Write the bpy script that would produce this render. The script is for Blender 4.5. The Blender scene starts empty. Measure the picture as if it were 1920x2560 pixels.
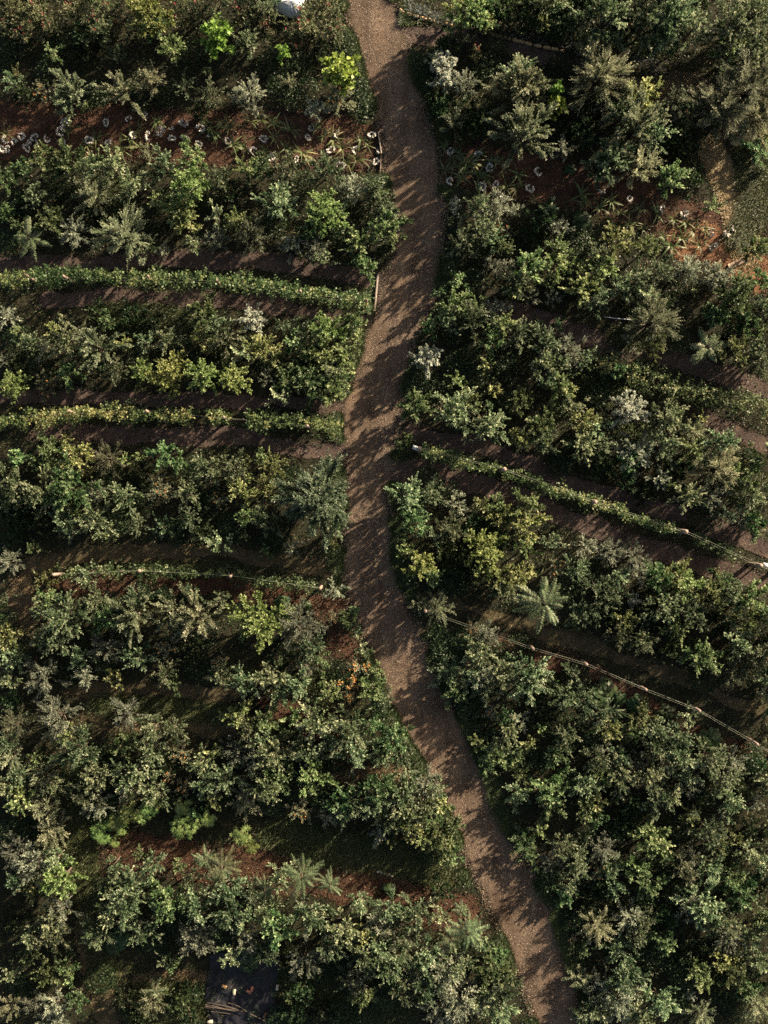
import bpy, math, random
import numpy as np
from mathutils import Vector

# ------------------------------------------------------------------ camera, sky, sun, exposure
SC = bpy.context.scene
COL = SC.collection
S = 35.0 / 1920.0            # metres on the ground per survey pixel
HC = 46.0                    # height of the drone
AZ, EL = math.radians(39), math.radians(20)   # bearing of the sun from +X, and its elevation

cam = bpy.data.cameras.new('camera')
cam.sensor_fit = 'VERTICAL'
cam.angle_y = 2 * math.atan((2560 * S / 2) / HC)
cam.clip_start = 0.5
cam.clip_end = 2000
camo = bpy.data.objects.new('camera', cam)
camo.location = (0, 0, HC)
COL.objects.link(camo)
SC.camera = camo

W = bpy.data.worlds.new('World')
SC.world = W
W.use_nodes = True
wn = W.node_tree
sky = wn.nodes.new('ShaderNodeTexSky')
sky.sky_type = 'NISHITA'
sky.sun_disc = False
sky.ozone_density = 0.3
sky.dust_density = 3.0
sky.sun_elevation = EL
sky.sun_rotation = math.radians(90) - AZ
warm = wn.nodes.new('ShaderNodeMixRGB'); warm.blend_type = 'MULTIPLY'; warm.inputs[0].default_value = 1
warm.inputs[2].default_value = (1.0, .90, .76, 1)      # the air of a hazy warm evening
wn.links.new(sky.outputs[0], warm.inputs[1])
wn.links.new(warm.outputs[0], wn.nodes['Background'].inputs[0])
wn.nodes['Background'].inputs[1].default_value = 0.05

sun = bpy.data.lights.new('sun', 'SUN')
sun.energy = 5.0
sun.angle = math.radians(0.8)
sun.color = (1.0, 0.82, 0.575)
suno = bpy.data.objects.new('sun', sun)
d = Vector((math.cos(AZ) * math.cos(EL), math.sin(AZ) * math.cos(EL), math.sin(EL)))
suno.rotation_euler = d.to_track_quat('Z', 'Y').to_euler()
suno.location = (20, 16, 30)
COL.objects.link(suno)

SC.view_settings.view_transform = 'Standard'
SC.view_settings.look = 'None'
SC.view_settings.exposure = 2.3
SC.view_settings.gamma = 1.0
SC.view_settings.use_curve_mapping = False
SC.render.engine = 'CYCLES'
SC.cycles.max_bounces = 5
SC.cycles.diffuse_bounces = 2
SC.cycles.glossy_bounces = 2
SC.cycles.transmission_bounces = 3
SC.cycles.use_denoising = False

rng = np.random.default_rng(7)
random.seed(7)

# ------------------------------------------------------------------ helpers
def at(px, py, z=0.0):
    """where a point z metres up stands if the survey shows it at (px, py)"""
    k = S * (HC - z) / HC
    return ((px - 960) * k, (1280 - py) * k)

def G(px, py):
    return np.array([(px - 960) * S, (1280 - py) * S])

def D(dx, dy):               # a pixel of the large survey sheet (1659 wide)
    return G(dx * 1.15732, dy * 1.15732)

def tag(o, label=None, cat=None, group=None, kind=None):
    if label: o['label'] = label
    if cat: o['category'] = cat
    if group: o['group'] = group
    if kind: o['kind'] = kind
    return o

def mesh(name, V, F, mats=None, tint=None, smooth=False, fmat=None):
    """V (n,3); F (m,k) with constant k"""
    me = bpy.data.meshes.new(name)
    V = np.asarray(V, dtype=np.float32); F = np.asarray(F, dtype=np.int32)
    m, k = F.shape
    me.vertices.add(len(V)); me.vertices.foreach_set('co', V.ravel())
    me.loops.add(m * k); me.loops.foreach_set('vertex_index', F.ravel())
    me.polygons.add(m)
    me.polygons.foreach_set('loop_start', np.arange(0, m * k, k, dtype=np.int32))
    try: me.polygons.foreach_set('loop_total', np.full(m, k, dtype=np.int32))
    except Exception: pass
    for mt in (mats or []): me.materials.append(mt)
    if fmat is not None: me.polygons.foreach_set('material_index', np.asarray(fmat, dtype=np.int32))
    if smooth: me.polygons.foreach_set('use_smooth', np.ones(m, dtype=bool))
    if tint is not None:
        a = me.attributes.new('tint', 'FLOAT', 'POINT')
        a.data.foreach_set('value', np.asarray(tint, dtype=np.float32))
    me.update(calc_edges=True)
    me.validate()
    return me

def obj(name, me, parent=None, loc=None, rz=0.0):
    o = bpy.data.objects.new(name, me)
    COL.objects.link(o)
    if parent: o.parent = parent
    if loc is not None: o.location = loc
    if rz: o.rotation_euler = (0, 0, rz)
    return o

def unit(a):
    return a / np.maximum(np.linalg.norm(a, axis=-1, keepdims=True), 1e-6)

class Geo:
    """collects quads"""
    def __init__(s): s.V = []; s.F = []; s.T = []; s.n = 0
    def add(s, V, F, T=None):
        V = np.asarray(V, float); F = np.asarray(F, int)
        s.V.append(V); s.F.append(F + s.n); s.n += len(V)
        s.T.append(np.full(len(V), 0.5) if T is None else np.asarray(T, float))
    def leaves(s, P, Dv, N, L, Wd, T, fold=0.25, wide=0.45):
        n = len(P)
        if n == 0: return
        Dv = unit(Dv); Sd = unit(np.cross(Dv, N)); N = unit(np.cross(Sd, Dv))
        L = np.broadcast_to(L, n)[:, None]; Wd = np.broadcast_to(Wd, n)[:, None]
        V = np.empty((n, 4, 3))
        mid = P + Dv * L * wide + N * Wd * fold
        V[:, 0] = P; V[:, 1] = mid + Sd * Wd * .5; V[:, 2] = P + Dv * L; V[:, 3] = mid - Sd * Wd * .5
        F = np.arange(4 * n).reshape(n, 4)
        s.add(V.reshape(-1, 3), F, np.repeat(np.broadcast_to(T, n), 4))
    def tube(s, pts, r0, r1, k=5, T=0.5):
        pts = np.asarray(pts, float); m = len(pts)
        tg = unit(np.gradient(pts, axis=0))
        ref = np.where(np.abs(tg[:, 2:3]) > .9, np.array([[1., 0, 0]]), np.array([[0., 0, 1]]))
        a = unit(np.cross(tg, ref)); b = np.cross(tg, a)
        th = np.linspace(0, 2 * math.pi, k, endpoint=False)
        r = np.linspace(r0, r1, m)[:, None, None]
        V = pts[:, None] + r * (np.cos(th)[None, :, None] * a[:, None] + np.sin(th)[None, :, None] * b[:, None])
        F = []
        for i in range(m - 1):
            for j in range(k):
                j2 = (j + 1) % k
                F.append((i * k + j, i * k + j2, (i + 1) * k + j2, (i + 1) * k + j))
        V = V.reshape(-1, 3)
        n0 = len(V)
        V = np.vstack([V, pts[-1:] + tg[-1:] * r1 * .4, pts[:1]])
        for j in range(0, k - 1, 2):
            F.append((n0, (m - 1) * k + j, (m - 1) * k + (j + 1) % k, (m - 1) * k + (j + 2) % k))
        s.add(V, F, np.full(len(V), T))
    def box(s, c, u, v, w, T=0.5):
        """centre and three half-axis vectors"""
        c, u, v, w = [np.asarray(x, float) for x in (c, u, v, w)]
        V = [c + a * u + b * v + e * w for e in (-1, 1) for a, b in ((-1, -1), (1, -1), (1, 1), (-1, 1))]
        F = [(3, 2, 1, 0), (4, 5, 6, 7), (0, 1, 5, 4), (1, 2, 6, 5), (2, 3, 7, 6), (3, 0, 4, 7)]
        s.add(V, F, np.full(8, T))
    def mesh(s, name, mats, smooth=False):
        return mesh(name, np.vstack(s.V), np.vstack(s.F), mats, np.concatenate(s.T), smooth)

# ------------------------------------------------------------------ materials
def nodes(name):
    m = bpy.data.materials.new(name); m.use_nodes = True
    nt = m.node_tree
    return m, nt, nt.nodes['Principled BSDF'], nt.nodes['Material Output']

def ramp(nt, stops):
    r = nt.nodes.new('ShaderNodeValToRGB')
    e = r.color_ramp.elements
    while len(e) < len(stops): e.new(0.5)
    for x, (p, c) in zip(e, stops): x.position = p; x.color = (*c, 1)
    return r

def leaf_mat(name, c0, c1, c2, rough=.5, trans=.42, spec=.32, vary=.45, hue=.034):
    m, nt, b, out = nodes(name)
    at_ = nt.nodes.new('ShaderNodeAttribute'); at_.attribute_name = 'tint'
    r = ramp(nt, [(0, c0), (.55, c1), (1, c2)])
    nt.links.new(at_.outputs['Fac'], r.inputs[0])
    oi = nt.nodes.new('ShaderNodeObjectInfo')
    hsv = nt.nodes.new('ShaderNodeHueSaturation')
    mv = nt.nodes.new('ShaderNodeMapRange'); mv.inputs[3].default_value = 1 - vary; mv.inputs[4].default_value = 1 + vary
    nt.links.new(oi.outputs['Random'], mv.inputs[0])
    nt.links.new(mv.outputs[0], hsv.inputs['Value'])
    mul = nt.nodes.new('ShaderNodeMath'); mul.operation = 'MULTIPLY'; mul.inputs[1].default_value = 7.31
    fr = nt.nodes.new('ShaderNodeMath'); fr.operation = 'FRACT'
    mh = nt.nodes.new('ShaderNodeMapRange'); mh.inputs[3].default_value = .5 - hue; mh.inputs[4].default_value = .5 + hue
    nt.links.new(oi.outputs['Random'], mul.inputs[0]); nt.links.new(mul.outputs[0], fr.inputs[0])
    nt.links.new(fr.outputs[0], mh.inputs[0]); nt.links.new(mh.outputs[0], hsv.inputs['Hue'])
    nt.links.new(r.outputs[0], hsv.inputs['Color'])
    nt.links.new(hsv.outputs[0], b.inputs['Base Color'])
    b.inputs['Roughness'].default_value = rough
    b.inputs['Specular IOR Level'].default_value = spec
    tr = nt.nodes.new('ShaderNodeBsdfTranslucent')
    nt.links.new(hsv.outputs[0], tr.inputs['Color'])
    mx = nt.nodes.new('ShaderNodeMixShader'); mx.inputs[0].default_value = trans
    nt.links.new(b.outputs[0], mx.inputs[1]); nt.links.new(tr.outputs[0], mx.inputs[2])
    nt.links.new(mx.outputs[0], out.inputs[0])
    return m

def plain(name, stops, rough=.7, scale=None, bump=0.0, tint=False, spec=.3, detail=6):
    """colour from noise in object space, or from each piece's own tint"""
    m, nt, b, out = nodes(name)
    r = ramp(nt, stops)
    if tint:
        a = nt.nodes.new('ShaderNodeAttribute'); a.attribute_name = 'tint'
        nt.links.new(a.outputs['Fac'], r.inputs[0])
    else:
        tc = nt.nodes.new('ShaderNodeTexCoord')
        n = nt.nodes.new('ShaderNodeTexNoise'); n.inputs['Scale'].default_value = scale or 5; n.inputs['Detail'].default_value = detail
        n.inputs['Roughness'].default_value = .65
        nt.links.new(tc.outputs['Object'], n.inputs['Vector'])
        nt.links.new(n.outputs['Fac'], r.inputs[0])
        if bump:
            bp = nt.nodes.new('ShaderNodeBump'); bp.inputs['Strength'].default_value = bump; bp.inputs['Distance'].default_value = .05
            nt.links.new(n.outputs['Fac'], bp.inputs['Height']); nt.links.new(bp.outputs[0], b.inputs['Normal'])
    nt.links.new(r.outputs[0], b.inputs['Base Color'])
    b.inputs['Roughness'].default_value = rough
    b.inputs['Specular IOR Level'].default_value = spec
    return m

LM = {
 'q': leaf_mat('dark grey green leaf', (.030,.050,.026),(.078,.105,.062),(.22,.245,.17), vary=.1),
 'z': leaf_mat('pale spray leaf', (.065,.088,.048),(.145,.17,.10),(.33,.345,.24), vary=.2),
 'h': leaf_mat('bright yellow green leaf', (.07,.105,.03),(.155,.205,.065),(.33,.375,.17), vary=.12),
 'o': leaf_mat('olive green leaf', (.025,.045,.020),(.090,.132,.066),(.36,.395,.26)),
 'g': leaf_mat('fresh green leaf', (.023,.053,.018),(.078,.132,.050),(.29,.35,.185)),
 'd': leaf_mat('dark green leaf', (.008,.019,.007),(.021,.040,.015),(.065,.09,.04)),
 'y': leaf_mat('yellow green leaf', (.043,.068,.022),(.130,.172,.062),(.36,.39,.205)),
 's': leaf_mat('silver grey leaf', (.07,.09,.062),(.175,.198,.145),(.38,.40,.31), rough=.6, hue=.012),
 'f': leaf_mat('dusty olive leaf', (.060,.075,.042),(.14,.158,.095),(.32,.33,.22), rough=.6),
 'w': leaf_mat('whitish leaf', (.17,.20,.155),(.35,.38,.31),(.54,.56,.48), rough=.6, hue=.01, vary=.12),
 'l': leaf_mat('lime leaf', (.07,.13,.022),(.15,.24,.045),(.28,.38,.11), vary=.12),
 'p': leaf_mat('frond leaf', (.06,.095,.045),(.12,.165,.08),(.25,.28,.17), vary=.22),
 'm': leaf_mat('grey green leaf', (0.088, 0.106, 0.062), (0.169, 0.181, 0.115), (0.275, 0.269, 0.181), rough=.6),
 'r': leaf_mat('rose leaf', (.028,.042,.018),(.080,.098,.048),(.23,.235,.14)),
 'b': leaf_mat('broad dark leaf', (.014, .032, .012), (.030, .055, .020), (.065, .10, .038), spec=.3, vary=.3),
 'k': leaf_mat('star leaf', (.060, .098, .026), (.115, .165, .048), (.20, .245, .095), vary=.15),
 'a': leaf_mat('cushion leaf', (.11, .125, .075), (.21, .225, .14), (.33, .335, .22), rough=.65, hue=.012, vary=.2),
 'v': leaf_mat('vine leaf', (.040,.068,.022),(.085,.118,.042),(.21,.20,.08), vary=.1),
 't': leaf_mat('strap leaf', (.045, .065, .022), (.095, .120, .045), (.20, .19, .085), vary=.3),
}
BL = {
 'm': plain('orange bloom', [(0, (.26, .09, .025)), (.6, (.40, .18, .045)), (1, (.46, .29, .08))], tint=True),
 'r': plain('red bloom', [(0, (.10, .010, .012)), (.55, (.20, .035, .035)), (1, (.30, .16, .13))], tint=True),
 'x': plain('rust leaf', [(0, (.28, .08, .03)), (.6, (.40, .16, .07)), (1, (.50, .27, .14))], tint=True),
}
BARK = plain('bark', [(.3, (.045, .034, .026)), (.7, (.12, .095, .075))], scale=20, rough=.85)
# Every plant of the garden: kind letter, place in a 640-pixel survey square (x y) and spread, bed by bed.
PLANTS = [
('LA',0,0,"r 60 -30 120|d 250 -50 120|r 450 -40 110|g 620 -20 110|g 900 -60 120|r 1150 -40 110|r 1400 -30 110|o 1600 -40 110|r 60 60 130|r 230 60 130|r 180 190 110|r 330 150 110|r 480 60 110|r 640 180 130|r 720 60 100|d 540 200 120|h 950 60 140|g 1000 150 110|r 1160 100 120|r 1290 60 110|l 1400 220 105|r 1560 90 120|o 1590 250 110|y 1110 290 110|a 140 345 40|a 840 245 45|a 920 270 35|g 330 330 70|o 740 330 70|d 560 330 100|d 20 330 80|d 100 250 90|r 20 180 90|d 420 250 90|r 860 130 80|d 1250 330 90|d 300 450 70"),
('LA',640,0,"o 70 -50 90|r 450 -40 110|r 330 130 150|r 480 60 110|r 500 180 110|r 50 150 100|l 170 330 45|r 240 220 80|a 365 330 32|d 420 330 110|l 550 450 110|o 60 60 90|d 270 420 80|d 590 300 90|d 90 400 80"),
('LB',0,0,"m 275 580 85|z 450 560 125|o 420 660 100|z 790 560 130|f 980 510 95|o 1180 540 80|y 1345 460 45|o 1350 600 95|s 1620 590 110|s 1530 610 60|d 1300 720 100|s 1640 690 70|d 900 620 90|d 1060 600 80|d 150 600 100|d 620 600 80|o 60 520 70|g 560 690 40|y 100 460 45"),
('LB',640,0,"f 210 520 55|a 165 645 34|d 240 640 70|s 390 710 85|m 545 640 130|d 170 560 90|d 640 560 80|d 690 720 70|d 330 560 70|d 700 620 70"),
('LD',0,0,"g 300 1030 130|g 450 1030 150|g 150 1090 90|o 600 1060 110|o 720 1060 110|g 30 1160 110|o 230 1260 100|o 850 1180 110|f 960 985 60|o 1050 1050 110|g 1240 1010 130|h 1220 1180 120|y 1160 1340 130|y 1190 1440 110|g 1030 1290 90|f 600 1260 130|o 1420 1150 90|o 1400 1390 80|g 1600 1090 100|y 1540 1420 100|f 1630 1510 110|g 310 1430 130|d 150 1330 100|g 30 1380 90|p 190 1540 140|s 470 1500 120|f 800 1520 185|s 1390 1550 90|o 1250 1580 70|s 1060 1620 50|o 940 1600 80|d 380 1190 90|d 700 1380 110|d 950 1420 90|d 1500 1250 110|d 560 1400 100|d 1350 1280 80|g 100 1450 70|d 60 1560 90"),
('LD',640,0,"g 890 1520 75|o 860 1370 80|g 40 1100 110|o 190 1070 120|o 450 1080 120|o 150 1290 140|h 440 1370 140|s 620 1210 110|o 760 1190 90|g 830 1440 140|y 670 1570 120|s 230 1590 90|s 390 1620 100|o 830 1320 90|g 330 1500 90|d 560 1500 90|d 560 1280 90|d 300 1200 90|d 100 1440 90|d 720 1340 80|o 560 1360 60|g 800 1230 60"),
('LD',640,640,"g 720 60 95|o 430 10 70|o 310 10 50|g 660 20 60"),
('LE',0,640,"d 850 380 100|g 700 420 80|d 950 420 110|y 330 470 60|d 620 350 100|s 40 390 80|a 425 405 72|o 200 560 90|s 280 600 70|o 420 540 140|z 610 580 150|y 800 560 60|o 930 550 70|o 1090 540 100|g 1300 370 130|y 1310 530 100|o 1450 540 130|w 1635 405 120|y 1640 590 90|g 440 760 110|m 560 760 70|h 70 840 95|o 750 730 90|h 915 745 78|h 1090 760 130|h 1310 770 110|h 1510 790 100|m 310 840 110|d 600 660 110|d 100 700 110|d 1450 670 110|d 250 700 90|s 30 680 60|d 100 540 90|d 1200 640 80|o 1400 440 90|d 940 660 90|o 1560 620 80|g 110 480 50"),
('LE',640,640,"g 610 620 75|g 590 720 70|g 650 530 55|h 450 470 110|g 630 430 95|o 170 450 60|y 60 600 110|g 230 560 85|y 420 640 140|y 550 640 100|g 210 800 130|s 70 785 65|g 340 820 150|g 480 880 140|g 560 800 80|y 130 670 80|d 330 720 90|d 90 720 80|d 300 470 80|g 320 620 90|o 500 750 100|o 150 900 80"),
('LF',0,640,"y 330 1260 130|g 110 1310 85|g 230 1330 70|y 500 1290 130|f 690 1310 110|y 810 1320 50|y 890 1300 40|g 1040 1280 110|g 1140 1330 80|a 1170 1345 38|o 1370 1370 120|o 1510 1380 120|y 1600 1330 50|g 420 1500 200|o 240 1540 140|o 60 1480 130|y 540 1400 70|s 620 1540 90|o 780 1560 125|m 1040 1520 110|o 1220 1540 115|m 1410 1580 65|y 1550 1520 120|y 450 1620 110|d 100 1620 130|d 900 1400 100|d 700 1440 90|d 1250 1380 80|d 900 1560 90|d 1330 1500 80|y 430 1180 50|g 40 1400 90|d 1330 1640 80"),
('LF',640,640,"y 100 1360 110|g 40 1300 60|q 395 1565 235|y 60 1520 110|s 160 1590 55|d 210 1440 80"),
('LF',0,1280,"o 600 60 130|o 420 60 110|d 250 80 110|o 880 80 90|o 1040 100 80|o 1220 40 90|d 1300 130 110|o 1420 200 85|y 1580 150 42|y 1600 40 90|g 210 230 60|d 60 200 80|d 100 60 110|d 740 60 90|d 1150 130 80|d 1500 110 90|g 700 150 60"),
('LF',640,1280,"y 500 200 50|s 230 240 55|o 80 60 110|g 60 250 50|d 120 180 90|o 520 90 90|d 480 230 50"),
('LG',0,1280,"s 60 320 100|o 560 400 80|o 555 460 60|y 280 450 90|g 300 560 90|o 400 690 190|o 620 600 115|o 870 560 115|z 840 680 160|g 690 680 120|z 1120 650 120|z 1270 680 150|o 1430 590 85|b 1060 530 60|b 1210 530 55|s 680 880 120|o 500 950 105|o 880 940 115|m 1080 880 85|o 1060 1050 90|g 1130 1120 65|y 730 1070 85|s 550 1070 90|s 270 1080 140|o 330 830 130|o 1430 1060 90|o 1590 1110 115|m 1430 960 65|d 1250 900 110|d 420 1060 80|d 800 820 90|d 1270 1010 90|d 200 850 80|d 940 480 60|d 1300 800 90|o 1150 780 70|d 700 980 80|o 240 600 70|o 1240 520 60|b 940 540 55"),
('LG',640,1280,"g 780 1030 60|o 830 1210 75|g 580 700 65|o 690 880 60|g 640 640 45|h 10 705 165|s 270 740 180|g 200 640 90|o 350 880 110|o 90 1080 130|s 310 1000 90|o 260 1120 110|g 470 1160 110|m 670 1010 85|m 600 1150 85|g 760 1170 115|g 420 960 60|o 160 1200 90|d 520 1050 80|m 500 690 45|d 590 700 60|s 510 510 75|d 180 950 90|b 170 590 60|b 320 610 50|d 640 760 50|d 740 1080 70"),
('LH',0,1280,"s 370 1340 165|s 820 1310 120|o 980 1410 115|o 1130 1420 90|g 810 1510 120|o 500 1550 160|y 450 1450 80|m 1170 1560 95|o 970 1560 120|y 1390 1560 65|s 1520 1550 110|y 1550 1330 120|o 1600 1400 100|s 1630 1610 80|d 640 1630 90|o 1300 1620 100|a 545 1250 35|d 1060 1620 80|d 700 1560 70"),
('LH',640,1280,"g 940 1430 70|o 940 1580 95|g 60 1370 120|o 380 1380 150|o 600 1410 170|g 870 1500 150|o 650 1560 130|o 100 1560 150|o 330 1560 120|y 240 1330 80|g 750 1390 80|o 820 1600 90|d 220 1480 90|o 480 1500 90|d 520 1600 80|d 800 1290 60|o 30 1450 90"),
('LH',0,1920,"o 560 180 120|s 620 250 110|k 650 430 85|k 735 480 50|k 830 300 80|k 780 390 60|k 960 270 70|k 1010 235 55|k 920 320 60|k 1180 255 70|k 1190 380 115|k 1340 340 60|k 740 360 60|k 1560 440 80|k 1630 520 55|s 800 160 60|o 1000 170 110|o 850 60 150|m 1190 120 75|m 1090 60 55|o 1330 120 110|y 1370 220 80|f 1600 220 110|o 620 60 130|o 1450 60 130|d 750 220 90|d 1080 200 80|d 1450 160 90|d 680 330 80|d 1280 250 70|o 480 130 60|d 500 40 90|g 1270 300 50"),
('LH',640,1920,"g 1290 360 80|y 1210 240 75|o 1170 130 80|g 1270 590 70|g 140 60 150|o 40 130 120|y 370 60 140|m 290 280 95|s 470 310 90|g 560 220 130|o 560 290 100|g 800 140 150|o 950 170 120|s 1110 110 120|o 780 230 120|o 650 240 110|o 980 290 120|y 1000 390 130|y 1180 420 120|g 1230 530 115|s 790 440 70|y 880 480 50|o 870 350 110|a 350 400 28|f 640 120 80|o 1090 260 110|g 1130 330 90|d 420 180 90|d 250 150 90|d 100 220 90|y 1080 450 80|o 1010 90 80|d 1150 540 80"),
('LI',0,1920,"o 1480 1225 85|g 900 560 55|g 1150 640 60|o 730 640 70|o 970 640 95|o 830 850 200|g 1080 880 160|o 890 1070 130|o 620 1090 110|b 760 1120 90|b 730 1170 60|o 1270 900 130|s 1280 1110 140|p 1330 590 95|p 1440 640 135|o 1480 800 140|o 1450 960 130|o 1590 950 120|s 1600 1130 120|b 1610 1260 95|d 1000 1130 90|o 1230 720 80|d 1450 1090 90|o 1640 800 100|d 1150 1010 80|o 720 760 90|g 680 800 70|o 700 960 100"),
('LI',640,1920,"g 1560 1220 90|g 1610 1340 90|o 1460 1130 75|d 1200 800 100|p 300 690 175|o 160 720 100|p 480 760 100|b 860 790 50|o 680 880 90|o 870 930 110|o 1030 960 130|p 1370 1060 150|p 1330 930 65|o 1180 960 80|p 1260 1110 110|g 130 1060 150|o 40 940 110|o 350 980 140|o 560 1050 140|y 690 1110 110|s 800 1040 130|f 920 1110 140|o 870 1280 170|f 950 1200 120|o 1110 1230 130|s 1200 1330 170|o 1300 1290 120|o 1100 1400 140|s 1330 1520 190|s 1200 1560 150|o 940 1430 130|s 650 1370 120|g 700 1480 105|y 1080 1470 70|g 1500 1310 140|o 1590 1450 130|o 1480 1520 140|s 310 1260 130|o 480 1170 110|d 200 1220 110|o 60 1210 90|o 1590 1590 110|d 560 1290 90|d 820 1490 90|d 1420 1190 90|p 60 790 110|o 700 1220 120|o 800 1160 110|s 1040 1320 110|o 1560 1360 80|d 400 1330 80"),
('LJ',0,1280,"y 40 820 110|o 70 950 100|o 40 1080 90|d 60 1230 100|f 90 1380 110|o 30 1500 90|y 230 1610 75|f 60 1600 110|d 10 700 80|o 20 560 50"),
('LJ',0,1920,"g 120 220 130|y 100 150 80|f 290 270 110|f 330 430 120|s 100 560 140|s 200 620 150|y 220 810 100|h 380 740 120|o 350 600 90|s 380 930 120|o 330 1010 110|o 330 1110 130|g 180 1220 90|y 300 1350 110|g 420 1290 90|s 200 1530 90|s 350 1540 110|g 490 1500 90|o 60 1330 70|s 380 1640 80|s 270 1650 60|o 120 60 100|d 70 1000 110|o 20 130 90|d 180 420 90|d 150 1450 90|o 200 1110 90|y 440 1350 60|d 60 420 80|o 100 740 90|f 260 60 90|o 330 130 90|f 60 1560 80"),
('LK',0,1920,"a 1030 1265 42|g 1110 1270 75|o 1060 1270 50|f 980 1530 100|m 855 1540 32|d 800 1500 100|d 1150 1510 110|d 640 1380 90|d 1220 1620 100|d 900 1620 100|f 1000 1450 60|d 1250 1460 70"),
('LK',640,1920,"d 300 1450 110|g 215 1490 45|d 420 1560 110|d 250 1590 100|d 120 1620 60|d 560 1600 90|d 700 1620 90|o 600 1400 80"),
('RA',640,0,"y 1400 60 150|d 1580 50 130|y 1300 30 80|y 1480 130 70|g 1500 40 90"),
('RA',1280,0,"d 60 -50 130|o 260 -50 110|d 480 -60 130|o 760 -60 150|o 1010 -70 140|d 1230 -40 110|d 120 50 150|d 330 60 130|o 620 60 150|o 880 110 120|o 1060 70 140|o 1170 170 110|d 480 40 110|d 740 160 100|d 250 150 80|y 200 140 60|o 990 170 100|d 1000 250 70|o 420 120 80|d 600 170 70"),
('RB',640,0,"w 1220 440 125|s 1170 380 60|s 1350 530 90|f 1290 780 70|d 1380 830 100|a 1115 515 28|w 1250 530 70|d 1120 420 90|d 1130 560 90|d 1200 680 100|d 1350 680 110|d 1450 760 110|r 1380 240 70|r 1430 340 50|d 1250 290 100|d 1480 420 90|d 1550 260 80"),
('RB',1280,0,"z 70 560 175|z 90 820 190|o 60 440 110|o 180 540 100|l 290 580 42|l 300 680 50|f 590 470 195|y 870 590 120|z 830 780 170|o 940 850 105|d 600 650 110|s 590 710 70|d 420 780 140|d 460 880 110|o 650 1010 140|o 580 1090 90|f 830 1060 130|g 1040 1140 110|d 1130 980 100|s 340 960 70|d 1150 1160 110|r 1140 780 65|f 1080 650 80|d 330 420 90|d 1070 880 110|d 980 980 90|d 300 830 80|o 720 720 90|o 1150 690 60|d 780 950 90|d 720 620 70"),
('RK',1280,0,"o 1450 120 160|o 1600 60 130|y 1430 320 120|o 1580 260 130|f 1570 560 230|f 1340 680 190|f 1600 740 140|d 1390 480 80|o 1640 400 110"),
('RL',1280,0,"y 1640 860 90|g 1600 960 110|g 1630 1080 80|f 1480 1560 55|y 1310 1330 70"),
('RD',640,0,"w 1290 1320 58|o 1440 1310 110|s 1560 1330 110|o 1350 1550 110|o 1480 1470 110|m 1620 1480 70|g 1600 1590 90|d 1310 1450 70|o 1540 1540 80|d 1450 1620 80"),
('RD',1280,0,"s 20 1360 55|d 200 1420 130|s 310 1470 80|y 300 1610 110|y 700 1570 150|g 880 1600 110|o 560 1640 90|g 1600 1600 110|b 460 1430 85|b 380 1090 45|o 240 1360 70|d 120 1500 90|d 450 1560 90"),
('RD',640,640,"g 1320 150 70|s 1540 60 90|y 1640 220 60|d 1260 70 80|d 1420 160 80|s 1630 80 70"),
('RD',1280,640,"o 1760 260 130|g 1770 520 120|g 120 60 140|y 310 60 120|o 60 170 110|y 30 240 70|s 130 260 60|s 265 270 60|y 600 60 110|y 470 200 140|o 560 280 110|o 720 190 120|o 830 140 110|o 970 90 100|s 1150 70 100|s 1330 130 120|d 1120 140 80|y 1180 220 45|g 1440 290 195|g 1330 380 100|g 1530 420 110|y 1450 600 130|y 1600 480 110|f 930 410 180|y 930 580 100|p 1270 590 145|d 990 300 110|d 1350 560 100|o 1620 700 110|g 1630 150 100|d 830 290 90|d 420 80 90|g 200 150 70|d 1060 540 90|o 1620 330 90|o 1480 190 90|d 340 170 90|o 880 240 80|o 1590 600 90"),
('RE',640,640,"g 1290 320 130|g 1200 240 55|g 1130 450 75|o 1400 390 130|s 1560 350 85|g 1600 440 110|g 1540 540 110|o 1230 410 80|d 1300 480 90|g 1440 320 80"),
('RE',1280,640,"o 60 500 120|o 220 560 130|s 370 600 120|g 165 440 55|g 300 430 50|o 480 670 75|o 220 690 110|y 310 820 120|y 380 870 70|o 330 690 70|s 420 650 60|o 240 800 80|g 700 740 70|d 640 740 80|d 860 740 80|y 800 730 60"),
('RF',640,640,"w 1105 660 125|y 1490 690 70|d 1400 650 80|y 1300 800 70|y 1550 870 70|g 1040 960 130|o 1300 990 150|m 1210 1000 70|o 1340 1090 100|o 1530 1090 130|d 1180 860 90|d 1620 700 90|y 1390 930 100|d 1480 960 100|d 1070 810 80|d 1300 700 80|d 1420 780 90|m 1440 1040 70|d 1600 960 90|y 980 1190 60|g 930 1240 40"),
('RF',1280,640,"o 1750 1280 130|o 1770 1560 130|w 770 990 150|o 1050 1030 130|o 410 980 80|y 480 1060 110|g 180 1120 150|o 220 1200 95|g 60 940 110|y 20 1150 60|y 70 1200 80|o 470 1220 110|y 790 1150 110|s 800 1270 150|g 760 1340 100|o 1000 1230 120|y 1170 1270 130|f 1180 1130 90|f 1350 1380 160|y 1530 1420 130|o 1570 1550 120|s 1280 1570 105|o 1150 1560 110|m 880 1415 36|s 965 1440 75|y 1040 1480 60|d 600 1350 120|d 400 1250 100|d 870 1520 110|d 320 1340 80|o 1370 1200 110|d 1550 1300 100|d 560 900 80|a 610 880 32|d 650 1130 80|d 330 950 80|y 1230 1050 55|d 920 1120 80|d 1060 1380 110|d 740 1450 100|o 560 1110 80|d 1440 1520 90|o 600 1230 80"),
('RF',1280,1280,"g 1590 60 100|s 1500 50 60|f 1590 120 80|d 1250 30 90|o 1400 20 70"),
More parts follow.
